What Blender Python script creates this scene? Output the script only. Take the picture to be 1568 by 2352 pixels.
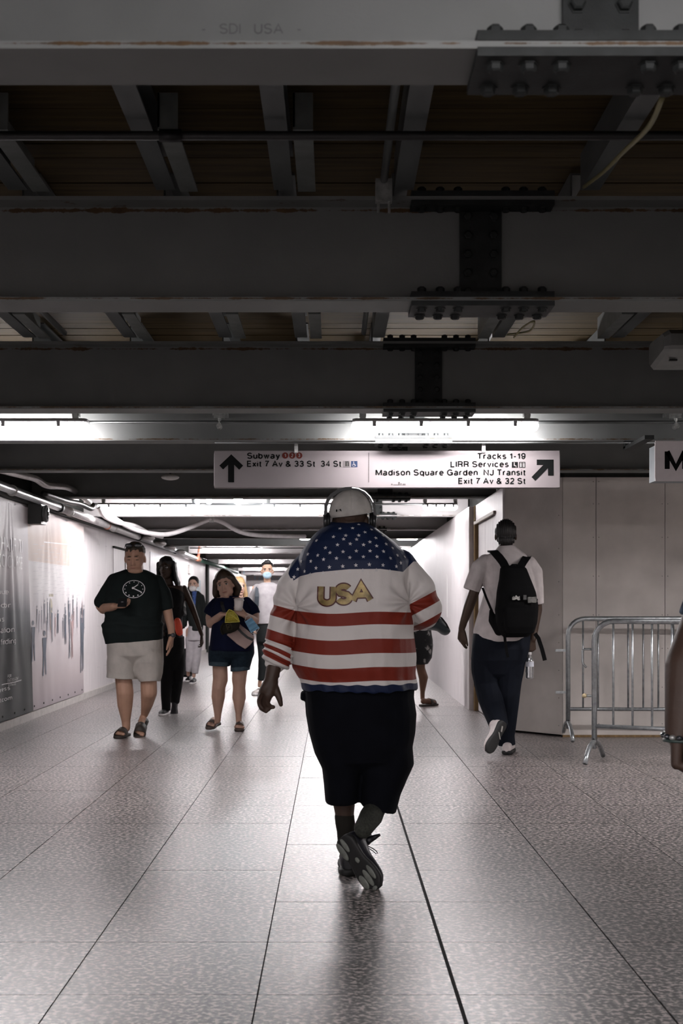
import bpy, bmesh, math, random
import numpy as np
from mathutils import Vector, Matrix
from mathutils.bvhtree import BVHTree

random.seed(7)
for o in list(bpy.data.objects):
    bpy.data.objects.remove(o, do_unlink=True)
SC = bpy.context.scene
COL = SC.collection

# ------------------------------------------------------------------ camera, world, exposure
FPX, VX, VY, CAMH = 2920.0, 764.0, 1387.0, 1.2      # 1568 x 2352 frame
cam_d = bpy.data.cameras.new('camera')
cam = bpy.data.objects.new('camera', cam_d); COL.objects.link(cam)
cam.location = (0, 0, CAMH); cam.rotation_euler = (math.pi/2, 0, 0)
cam_d.sensor_fit = 'VERTICAL'; cam_d.sensor_height = 36.0; cam_d.sensor_width = 24.0
cam_d.lens = FPX/2352*36.0
cam_d.shift_x = (784-VX)/2352; cam_d.shift_y = (VY-1176)/2352
cam_d.clip_start = 0.05; cam_d.clip_end = 200
cam_d.dof.use_dof = True; cam_d.dof.focus_distance = 7.0; cam_d.dof.aperture_fstop = 6.5
SC.camera = cam
world = bpy.data.worlds.new('world'); SC.world = world; world.use_nodes = True
world.node_tree.nodes['Background'].inputs[0].default_value = (0.75, 0.9, 0.88, 1)
world.node_tree.nodes['Background'].inputs[1].default_value = 0.002
SC.view_settings.view_transform = 'Standard'; SC.view_settings.look = 'None'
SC.view_settings.gamma = 1.0; SC.view_settings.use_curve_mapping = False
SC.view_settings.exposure = EXPOSURE = 1.5
SC.cycles.use_denoising = True
SC.cycles.max_bounces = 7; SC.cycles.diffuse_bounces = 2; SC.cycles.glossy_bounces = 3
SC.cycles.transmission_bounces = 5; SC.cycles.transparent_max_bounces = 6
SC.cycles.sample_clamp_indirect = 6.0
LAMP = 42.0            # radiance of the tube lamps' diffusers
LAMP_COL = (1.0, 0.957, 0.968)

# ------------------------------------------------------------------ materials
MATS = {}
def mat(name, col, rough=.6, var=.12, scale=14, bump=0., bscale=160, metal=0., spec=.5, emit=0., ecol=None,
        stretch=(1,1,1), trans=0., alpha=1., coat=0., sheen=0.):
    if name in MATS: return MATS[name]
    if rough >= .75 and spec == .5: spec = .15
    m = bpy.data.materials.new(name); m.use_nodes = True; MATS[name] = m
    nt = m.node_tree; N = nt.nodes; L = nt.links; p = N['Principled BSDF']
    tc = N.new('ShaderNodeTexCoord'); mp = N.new('ShaderNodeMapping'); mp.inputs['Scale'].default_value = stretch
    L.new(tc.outputs['Object'], mp.inputs[0])
    nz = N.new('ShaderNodeTexNoise'); nz.inputs['Scale'].default_value = scale; nz.inputs['Detail'].default_value = 4
    L.new(mp.outputs[0], nz.inputs['Vector'])
    rp = N.new('ShaderNodeMapRange'); rp.inputs[1].default_value = .3; rp.inputs[2].default_value = .7
    L.new(nz.outputs['Fac'], rp.inputs[0])
    mx = N.new('ShaderNodeMix'); mx.data_type = 'RGBA'
    mx.inputs[6].default_value = tuple(c*(1-var) for c in col)+(1,)
    mx.inputs[7].default_value = tuple(min(1, c*(1+var)) for c in col)+(1,)
    L.new(rp.outputs[0], mx.inputs[0]); L.new(mx.outputs[2], p.inputs['Base Color'])
    p.inputs['Roughness'].default_value = rough; p.inputs['Metallic'].default_value = metal
    p.inputs['Specular IOR Level'].default_value = spec
    p.inputs['Coat Weight'].default_value = coat
    p.inputs['Sheen Weight'].default_value = sheen
    if trans: p.inputs['Transmission Weight'].default_value = trans
    if alpha < 1: p.inputs['Alpha'].default_value = alpha
    if bump:
        n2 = N.new('ShaderNodeTexNoise'); n2.inputs['Scale'].default_value = bscale; n2.inputs['Detail'].default_value = 2
        L.new(mp.outputs[0], n2.inputs['Vector'])
        b = N.new('ShaderNodeBump'); b.inputs['Strength'].default_value = 1; b.inputs['Distance'].default_value = bump
        L.new(n2.outputs['Fac'], b.inputs['Height']); L.new(b.outputs[0], p.inputs['Normal'])
    if emit:
        p.inputs['Emission Color'].default_value = tuple(ecol or col)+(1,); p.inputs['Emission Strength'].default_value = emit
    return m

def mat_floor():
    m = bpy.data.materials.new('terrazzo'); m.use_nodes = True; nt = m.node_tree; N = nt.nodes; L = nt.links; p = N['Principled BSDF']
    tc = N.new('ShaderNodeTexCoord'); gm = N.new('ShaderNodeNewGeometry')
    v = N.new('ShaderNodeTexNoise'); v.inputs['Scale'].default_value = 52; v.inputs['Detail'].default_value = 2.5
    L.new(gm.outputs['Position'], v.inputs['Vector'])
    r = N.new('ShaderNodeValToRGB'); e = r.color_ramp.elements
    e[0].position = .40; e[0].color = (.006,.008,.007,1); e[1].position = .62; e[1].color = (.52,.44,.425,1)
    k = e.new(.5); k.color = (.10,.092,.09,1)
    L.new(v.outputs['Fac'], r.inputs[0])
    w = N.new('ShaderNodeTexNoise'); w.inputs['Scale'].default_value = 1.3; w.inputs['Detail'].default_value = 5
    L.new(gm.outputs['Position'], w.inputs['Vector'])
    mr = N.new('ShaderNodeMapRange'); mr.inputs[1].default_value=.3; mr.inputs[2].default_value=.7; mr.inputs[3].default_value=.8; mr.inputs[4].default_value=1.12
    L.new(w.outputs['Fac'], mr.inputs[0])
    mx = N.new('ShaderNodeMix'); mx.data_type='RGBA'; mx.blend_type='MULTIPLY'; mx.inputs[0].default_value=1
    L.new(r.outputs[0], mx.inputs[6]); L.new(mr.outputs[0], mx.inputs[7]); L.new(mx.outputs[2], p.inputs['Base Color'])
    rr = N.new('ShaderNodeMapRange'); rr.inputs[1].default_value=.3; rr.inputs[2].default_value=.7; rr.inputs[3].default_value=.33; rr.inputs[4].default_value=.37
    L.new(w.outputs['Fac'], rr.inputs[0]); L.new(rr.outputs[0], p.inputs['Roughness'])
    p.inputs['Specular IOR Level'].default_value = 1.0; p.inputs['Coat Weight'].default_value=.4; p.inputs['Coat Roughness'].default_value=.40; p.inputs['Coat IOR'].default_value=1.7
    n2 = N.new('ShaderNodeTexNoise'); n2.inputs['Scale'].default_value = 55; n2.inputs['Detail'].default_value = 2
    L.new(gm.outputs['Position'], n2.inputs['Vector'])
    b = N.new('ShaderNodeBump'); b.inputs['Strength'].default_value=1; b.inputs['Distance'].default_value=.0008
    L.new(n2.outputs['Fac'], b.inputs['Height']); L.new(b.outputs[0], p.inputs['Normal']); L.new(b.outputs[0], p.inputs['Coat Normal'])
    return m

def mat_beam(name='painted_steel', c0=(.115,.121,.118), c1=(.17,.175,.171)):
    """grey painted steel with rust along the flange edges and small chips"""
    m = bpy.data.materials.new(name); m.use_nodes = True; nt = m.node_tree; N = nt.nodes; L = nt.links; p = N['Principled BSDF']
    gm = N.new('ShaderNodeNewGeometry'); sp = N.new('ShaderNodeSeparateXYZ'); L.new(gm.outputs['Position'], sp.inputs[0])
    a = N.new('ShaderNodeTexNoise'); a.inputs['Scale'].default_value = 5; a.inputs['Detail'].default_value = 6; L.new(gm.outputs['Position'], a.inputs['Vector'])
    mx = N.new('ShaderNodeMix'); mx.data_type='RGBA'
    mx.inputs[6].default_value=c0+(1,); mx.inputs[7].default_value=c1+(1,); L.new(a.outputs['Fac'], mx.inputs[0])
    # rust: band just above the lower flange's edge and just under the top flange
    def band(z0, w):
        s = N.new('ShaderNodeMath'); s.operation='SUBTRACT'; L.new(sp.outputs[2], s.inputs[0]); s.inputs[1].default_value=z0
        ab = N.new('ShaderNodeMath'); ab.operation='ABSOLUTE'; L.new(s.outputs[0], ab.inputs[0])
        r = N.new('ShaderNodeMapRange'); r.inputs[1].default_value=0; r.inputs[2].default_value=w; r.inputs[3].default_value=.34; r.inputs[4].default_value=0
        L.new(ab.outputs[0], r.inputs[0]); return r
    b1 = band(2.320,.010); b2 = band(2.668,.02)
    ad = N.new('ShaderNodeMath'); ad.operation='MAXIMUM'; L.new(b1.outputs[0], ad.inputs[0]); L.new(b2.outputs[0], ad.inputs[1])
    n2 = N.new('ShaderNodeTexNoise'); n2.inputs['Scale'].default_value=7; n2.inputs['Detail'].default_value=8; n2.inputs['Roughness'].default_value=.72
    L.new(gm.outputs['Position'], n2.inputs['Vector'])
    s2 = N.new('ShaderNodeMath'); s2.operation='ADD'; L.new(n2.outputs['Fac'], s2.inputs[0]); L.new(ad.outputs[0], s2.inputs[1])
    r2 = N.new('ShaderNodeMapRange'); r2.inputs[1].default_value=.73; r2.inputs[2].default_value=.80; L.new(s2.outputs[0], r2.inputs[0])
    m2 = N.new('ShaderNodeMix'); m2.data_type='RGBA'; L.new(r2.outputs[0], m2.inputs[0]); L.new(mx.outputs[2], m2.inputs[6])
    n3 = N.new('ShaderNodeTexNoise'); n3.inputs['Scale'].default_value=25; L.new(gm.outputs['Position'], n3.inputs['Vector'])
    m3 = N.new('ShaderNodeMix'); m3.data_type='RGBA'; m3.inputs[6].default_value=(.02,.011,.006,1); m3.inputs[7].default_value=(.10,.055,.02,1); L.new(n3.outputs['Fac'], m3.inputs[0])
    L.new(m3.outputs[2], m2.inputs[7]); L.new(m2.outputs[2], p.inputs['Base Color'])
    p.inputs['Roughness'].default_value=.55; p.inputs['Specular IOR Level'].default_value=.3
    n4 = N.new('ShaderNodeTexNoise'); n4.inputs['Scale'].default_value=120; L.new(gm.outputs['Position'], n4.inputs['Vector'])
    bp = N.new('ShaderNodeBump'); bp.inputs['Distance'].default_value=.0006; bp.inputs['Strength'].default_value=.7; L.new(n4.outputs['Fac'], bp.inputs['Height']); L.new(bp.outputs[0], p.inputs['Normal'])
    return m

def mat_attr(name, base, layers, rough=.7, bump=.0012, bscale=60):
    """fabric whose print is bounded by per-vertex distances: layers = [(attribute, colour)]"""
    m = bpy.data.materials.new(name); m.use_nodes = True; nt = m.node_tree; N = nt.nodes; L = nt.links; p = N['Principled BSDF']
    prev = None
    for at, c in layers:
        a = N.new('ShaderNodeAttribute'); a.attribute_name = at
        g = N.new('ShaderNodeMapRange'); g.inputs[1].default_value = -.0006; g.inputs[2].default_value = .0006; L.new(a.outputs['Fac'], g.inputs[0])
        mx = N.new('ShaderNodeMix'); mx.data_type='RGBA'; L.new(g.outputs[0], mx.inputs[0])
        if prev is None: mx.inputs[6].default_value = base+(1,)
        else: L.new(prev, mx.inputs[6])
        mx.inputs[7].default_value = c+(1,); prev = mx.outputs[2]
    L.new(prev, p.inputs['Base Color']); p.inputs['Roughness'].default_value = rough; p.inputs['Specular IOR Level'].default_value=.35
    tc = N.new('ShaderNodeTexCoord'); n2 = N.new('ShaderNodeTexNoise'); n2.inputs['Scale'].default_value=bscale; n2.inputs['Detail'].default_value=3
    L.new(tc.outputs['Object'], n2.inputs['Vector'])
    b = N.new('ShaderNodeBump'); b.inputs['Distance'].default_value=bump; L.new(n2.outputs['Fac'], b.inputs['Height']); L.new(b.outputs[0], p.inputs['Normal'])
    return m

M_FLOOR = mat_floor(); M_BEAM = mat_beam(); M_BEAM_LIT = mat_beam('painted_steel_lit_tone', (.42,.41,.41), (.55,.53,.535))  # lighter copy of the beam paint puts lamp light into the lit beams' colour
M_GROUT = mat('grout', (.02,.02,.02), .9)
M_WALL = mat('white_plywood', (.70,.655,.667), .5, var=.07, scale=3.2, stretch=(6,6,.7), bump=.0008, bscale=40)
M_WALLG = mat('grey_plywood', (.52,.48,.45), .7, var=.16, scale=2.6, bump=.0004, bscale=60)
M_DARK = mat('dark_void', (.03,.032,.03), .9)
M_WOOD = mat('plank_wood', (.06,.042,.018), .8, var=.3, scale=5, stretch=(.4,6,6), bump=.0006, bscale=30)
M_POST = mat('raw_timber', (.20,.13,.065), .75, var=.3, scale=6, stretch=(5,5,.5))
M_SPLICE = mat('dark_splice_steel', (.014,.016,.016), .6, var=.3, scale=18, spec=.25, bump=.0006)
M_JOIST = mat('joist_steel', (.085,.093,.093), .5, var=.3, scale=9, stretch=(1,.3,1), bump=.0005)
M_PIPE = mat('galvanised_pipe', (.55,.56,.57), .28, var=.15, scale=20, metal=.85)
M_BLACKPIPE = mat('black_pipe', (.012,.012,.012), .5)
M_HOSE = mat('white_hose', (.72,.69,.70), .4, bump=.0006, bscale=90)
M_GALV = mat('galvanised_barrier', (.36,.38,.39), .34, var=.25, scale=30, metal=.8, bump=.0004)
M_SIGN = mat('sign_face', (.16,.141,.144), .45, var=.05, scale=4)
M_SRED = mat('sign_route_red', (.075,.009,.005), .6, var=.05, spec=.2)
M_SWHITE = mat('sign_white_ink', (.20,.18,.182), .6, var=.03, spec=.2)
M_SBLUE = mat('sign_access_blue', (.008,.02,.055), .6, var=.05, spec=.2)
M_SIGNSIDE = mat('sign_side', (.16,.18,.19), .5)
M_BLACK = mat('print_black', (.003,.0035,.0035), .7, var=.05, spec=.08)
M_RED = mat('route_red', (.30,.035,.02), .5, var=.05)
M_WHITE = mat('print_white', (.8,.77,.77), .5, var=.03)
M_BLUE = mat('access_blue', (.035,.08,.22), .5, var=.05)
M_LAMP = mat('lamp_diffuser', (.9,.9,.9), .4, var=.0, emit=LAMP*1.0, ecol=LAMP_COL)
M_NEAR = mat('lamp_diffuser_near', (.9,.9,.9), .4, var=.0, emit=LAMP*.85, ecol=LAMP_COL)
M_HALL = mat('lamp_diffuser_hall', (.9,.9,.9), .4, var=.0, emit=LAMP*.62, ecol=LAMP_COL)
M_SIDE = mat('lamp_diffuser_side', (.9,.9,.9), .4, var=.0, emit=LAMP*1.7, ecol=LAMP_COL)
M_REAR = mat('lamp_diffuser_rear', (.9,.9,.9), .4, var=.0, emit=LAMP*1.8, ecol=LAMP_COL)
M_MOUTH = mat('lamp_diffuser_mouth', (.9,.9,.9), .4, var=.0, emit=LAMP*.9, ecol=LAMP_COL)
M_BULB = mat('bulb_glow', (.9,.9,.95), .4, var=.0, emit=LAMP*2.2, ecol=(.92,.96,1))
M_HOUS = mat('lamp_housing', (.32,.32,.33), .5, bump=.0003)
M_BRKT = mat('bracket_zinc', (.45,.46,.45), .35, metal=.7, var=.3, scale=40)
M_PLASTIC = mat('black_plastic', (.008,.008,.009), .42, var=.1, spec=.3)
M_OFFW = mat('off_white_plastic', (.6,.59,.57), .45)
M_ORANGE = mat('orange_coupling', (.42,.16,.10), .5)

# ------------------------------------------------------------------ object helpers
ORG = {}
def root(name, loc, label=None, cat=None, group=None, kind=None):
    o = bpy.data.objects.new(name, None); COL.objects.link(o); o.location = loc; o.empty_display_size = .05
    ORG[o.name] = Vector(loc)
    return tag(o, label, cat, group, kind)
def tag(o, label=None, cat=None, group=None, kind=None):
    if label: o['label'] = label
    if cat: o['category'] = cat
    if group: o['group'] = group
    if kind: o['kind'] = kind
    return o
def mk(name, V, F, m, parent=None, smooth=False, me=None):
    """one mesh object from world-space vertices"""
    if me is None:
        me = bpy.data.meshes.new(name)
        off = ORG.get(parent.name, Vector((0,0,0))) if parent else Vector((0,0,0))
        A = np.asarray(V, float).reshape(-1,3) - np.array(off)
        me.from_pydata(A.tolist(), [], [tuple(f) for f in F])
        me.materials.append(m)
        if smooth: me.polygons.foreach_set('use_smooth', [True]*len(me.polygons))
        me.update()
    o = bpy.data.objects.new(name, me); COL.objects.link(o)
    if parent:
        o.parent = parent; ORG[o.name] = ORG.get(parent.name, Vector((0,0,0)))
    return o
class G:
    """plain geometry collector (world space)"""
    def __init__(s): s.V=[]; s.F=[]
    def add(s, V, F):
        n=len(s.V); s.V.extend([tuple(v) for v in V]); s.F.extend([tuple(i+n for i in f) for f in F]); return s
    def box(s, x0,x1,y0,y1,z0,z1):
        return s.add([(x0,y0,z0),(x1,y0,z0),(x1,y1,z0),(x0,y1,z0),(x0,y0,z1),(x1,y0,z1),(x1,y1,z1),(x0,y1,z1)],
              [(0,3,2,1),(4,5,6,7),(0,1,5,4),(1,2,6,5),(2,3,7,6),(3,0,4,7)])
    def obox(s, c, ax, h):
        """oriented box: centre, 3 axes, half sizes"""
        c=Vector(c); a=[Vector(v).normalized()*k for v,k in zip(ax,h)]; V=[]
        for z in (-1,1):
            for x,y in ((-1,-1),(1,-1),(1,1),(-1,1)): V.append(c+a[0]*x+a[1]*y+a[2]*z)
        return s.add(V, [(0,3,2,1),(4,5,6,7),(0,1,5,4),(1,2,6,5),(2,3,7,6),(3,0,4,7)])
    def cbox(s, x0,x1,y0,y1,z0,z1,b):
        """box with chamfered edges (8-sided rings along x)"""
        R=[(y0+b,z0),(y1-b,z0),(y1,z0+b),(y1,z1-b),(y1-b,z1),(y0+b,z1),(y0,z1-b),(y0,z0+b)]
        cy=(y0+y1)/2; cz=(z0+z1)/2; V=[]; k=.82
        for x,f in ((x0,k),(x0+b,1),(x1-b,1),(x1,k)):
            for y,z in R: V.append((x,cy+(y-cy)*f,cz+(z-cz)*f))
        F=[(i*8+j,i*8+(j+1)%8,(i+1)*8+(j+1)%8,(i+1)*8+j) for i in range(3) for j in range(8)]
        F+= [tuple(range(8))[::-1], tuple(range(24,32))]
        return s.add(V,F)
    def rings(s, R, cap=True):
        n=len(R[0]); V=[p for r in R for p in r]
        F=[(i*n+j,i*n+(j+1)%n,(i+1)*n+(j+1)%n,(i+1)*n+j) for i in range(len(R)-1) for j in range(n)]
        if cap: F+=[tuple(range(n))[::-1], tuple(range((len(R)-1)*n,len(R)*n))]
        return s.add(V,F)
    def tube(s, pts, r, seg=10, cap=True, squash=None):
        P=[Vector(p) for p in pts]; rr = r if hasattr(r,'__len__') else [r]*len(P); R=[]
        up=None
        for i,p in enumerate(P):
            t=(P[min(i+1,len(P)-1)]-P[max(i-1,0)]).normalized()
            if up is None:
                up = Vector((0,0,1)) if abs(t.z)<.9 else Vector((0,1,0))
            a=t.cross(up).normalized(); b=a.cross(t).normalized(); up=b
            R.append([p+(a*math.cos(2*math.pi*k/seg)+b*math.sin(2*math.pi*k/seg))*rr[i] for k in range(seg)])
        return s.rings(R,cap)
    def cyl(s, a, b, r, seg=16, r2=None): return s.tube([a,b],[r,r if r2 is None else r2],seg)
    def ell(s, c, r, ax=None, u=14, v=9):
        c=Vector(c); ax=ax or (Vector((1,0,0)),Vector((0,1,0)),Vector((0,0,1))); V=[]
        for i in range(1,v):
            th=math.pi*i/v
            for j in range(u):
                ph=2*math.pi*j/u
                V.append(c+ax[0]*(r[0]*math.sin(th)*math.cos(ph))+ax[1]*(r[1]*math.sin(th)*math.sin(ph))+ax[2]*(r[2]*math.cos(th)))
        n=len(V); V.append(c+ax[2]*r[2]); V.append(c-ax[2]*r[2])
        F=[(i*u+j,(i+1)*u+j,(i+1)*u+(j+1)%u,i*u+(j+1)%u) for i in range(v-2) for j in range(u)]
        F+=[(n,j,(j+1)%u) for j in range(u)]+[(n+1,(v-2)*u+(j+1)%u,(v-2)*u+j) for j in range(u)]
        return s.add(V,F)
    def obj(s, name, m, parent=None, smooth=False): return mk(name, s.V, s.F, m, parent, smooth)

def fnoise(P, scale, seed=0, an=(1,1,1), n=10):
    rs=np.random.RandomState(seed); out=np.zeros(len(P)); Q=P*np.array(an)
    for i in range(n):
        k=rs.normal(size=3); k/=np.linalg.norm(k); k*=scale*rs.uniform(.6,1.7)
        out+=np.sin(Q@k+rs.uniform(0,6.28))
    return out/math.sqrt(n)

class Blob(G):
    """overlapping solids fused into ONE smooth continuous surface (voxel remesh)"""
    def cone(s, p1, r1, p2, r2, flat=False, seg=14):
        p1=Vector(p1); p2=Vector(p2)
        if (p2-p1).length<1e-5: return s.ell(p1,(r1,)*3)
        s.cyl(p1,p2,r1,seg,r2)
        if not flat or flat=='end': s.ell(p1,(r1,)*3)
        if not flat: s.ell(p2,(r2,)*3)
        return s
    def chain(s, pts, flat=False):
        """pts: (Vector, r)"""
        for i,((a,ra),(b,rb)) in enumerate(zip(pts,pts[1:])):
            last = flat and i==len(pts)-2
            s.cone(a,ra,b,rb,'end' if last else False)
        return s
    def build(s, name, m, vox=.006, it=6, parent=None, post=None, fac=.5, adapt=0):
        me=bpy.data.meshes.new('tmp'); me.from_pydata([tuple(v) for v in s.V],[],s.F)
        bm=bmesh.new(); bm.from_mesh(me); bmesh.ops.recalc_face_normals(bm, faces=bm.faces); bm.to_mesh(me); bm.free()
        ob=bpy.data.objects.new('tmp',me); COL.objects.link(ob)
        r=ob.modifiers.new('r','REMESH'); r.mode='VOXEL'; r.voxel_size=vox
        if it:
            q=ob.modifiers.new('s','SMOOTH'); q.factor=fac; q.iterations=it
        dg=bpy.context.evaluated_depsgraph_get(); dg.update()
        m2=bpy.data.meshes.new_from_object(ob.evaluated_get(dg), depsgraph=dg)
        bpy.data.objects.remove(ob); bpy.data.meshes.remove(me)
        n=len(m2.vertices); P=np.empty(n*3,np.float32); m2.vertices.foreach_get('co',P); P=P.reshape(-1,3).astype(float)
        Nn=np.empty(n*3,np.float32); m2.vertices.foreach_get('normal',Nn); Nn=Nn.reshape(-1,3)
        attrs={}
        if post:
            res=post(P,Nn)
            if isinstance(res,tuple): P,attrs=res
            elif res is not None: P=res
        off=np.array(ORG.get(parent.name,Vector((0,0,0)))) if parent else np.zeros(3)
        m2.vertices.foreach_set('co',(P-off).astype(np.float32).ravel())
        for k,v in attrs.items():
            a=m2.attributes.new(k,'FLOAT','POINT'); a.data.foreach_set('value',np.asarray(v,np.float32))
        m2.materials.clear(); m2.materials.append(m)
        m2.polygons.foreach_set('use_smooth',[True]*len(m2.polygons)); m2.update(); m2.name=name
        o=mk(name,None,None,m,parent,me=m2); return o

def folds(amp, scale, seed=0, an=(1,1,1), amp2=0):
    def f(P,N):
        d=amp*fnoise(P,scale,seed,an)
        if amp2: d=d+amp2*fnoise(P,scale*3,seed+5,an)
        return P+N*d[:,None]
    return f

# ------------------------------------------------------------------ text and flat print
def text2d(s, off=0.):
    c=bpy.data.curves.new('t','FONT'); c.body=s; c.offset=off; c.resolution_u=3
    o=bpy.data.objects.new('t',c); COL.objects.link(o)
    dg=bpy.context.evaluated_depsgraph_get(); dg.update()
    me=bpy.data.meshes.new_from_object(o.evaluated_get(dg), depsgraph=dg)
    V=[(v.co.x,v.co.y) for v in me.vertices]; F=[tuple(p.vertices) for p in me.polygons]
    bpy.data.objects.remove(o); bpy.data.curves.remove(c); bpy.data.meshes.remove(me)
    return V,F
CAPH=None
def fit_text(s, x0, x1, base, cap, off=.012):
    """2-D text squeezed into a box: returns verts (x,y up) and faces"""
    global CAPH
    if CAPH is None:
        v,_=text2d('H'); CAPH=max(p[1] for p in v)-min(p[1] for p in v)
    V,F=text2d(s,off); a=min(p[0] for p in V); b=max(p[0] for p in V)
    kx=(x1-x0)/(b-a); ky=cap/CAPH
    return [(x0+(p[0]-a)*kx, base+p[1]*ky) for p in V],F
def slab(V2, F, fn, th):
    """2-D mesh -> thin solid; fn(x,y,h) gives the 3-D point at height h over the surface"""
    n=len(V2); V=[fn(x,y,th) for x,y in V2]+[fn(x,y,0) for x,y in V2]
    cnt={}
    for f in F:
        for a,b in zip(f,f[1:]+f[:1]): cnt[(a,b)]=1
    Fo=[tuple(f) for f in F]
    for (a,b) in cnt:
        if (b,a) not in cnt: Fo.append((b,a,a+n,b+n))
    return V,Fo
def poly2d(P): return list(P),[tuple(range(len(P)))]
def disc2d(cx,cy,r,n=20,ry=None): return [(cx+r*math.cos(2*math.pi*i/n),cy+(ry or r)*math.sin(2*math.pi*i/n)) for i in range(n)],[tuple(range(n))]
def ring2d(cx,cy,r0,r1,n=48,k=1.):
    V=[(cx+r*math.cos(2*math.pi*i/n),cy+k*r*math.sin(2*math.pi*i/n)) for r in (r0,r1) for i in range(n)]
    return V,[(i,n+i,n+(i+1)%n,(i+1)%n) for i in range(n)]
def join2d(L):
    V=[];F=[]
    for v,f in L:
        n=len(V); V+=list(v); F+=[tuple(i+n for i in q) for q in f]
    return V,F
def dice2d(V,F,step):
    """cut a flat print into small faces so it can follow a curved surface"""
    bm=bmesh.new(); vs=[bm.verts.new((x,y,0)) for x,y in V]
    for f in F:
        try: bm.faces.new([vs[i] for i in f])
        except ValueError: pass
    xs=[p[0] for p in V]; ys=[p[1] for p in V]
    for ax,(lo,hi) in ((0,(min(xs),max(xs))),(1,(min(ys),max(ys)))):
        k=lo+step
        while k<hi:
            co=[0,0,0]; no=[0,0,0]; co[ax]=k; no[ax]=1
            bmesh.ops.bisect_plane(bm, geom=bm.verts[:]+bm.edges[:]+bm.faces[:], plane_co=co, plane_no=no); k+=step
    bm.verts.index_update()
    out=[(v.co.x,v.co.y) for v in bm.verts],[tuple(v.index for v in f.verts) for f in bm.faces]; bm.free(); return out
def P3(px,py,Y): return Vector(((px-VX)*Y/FPX, Y, CAMH+(VY-py)*Y/FPX))
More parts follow.
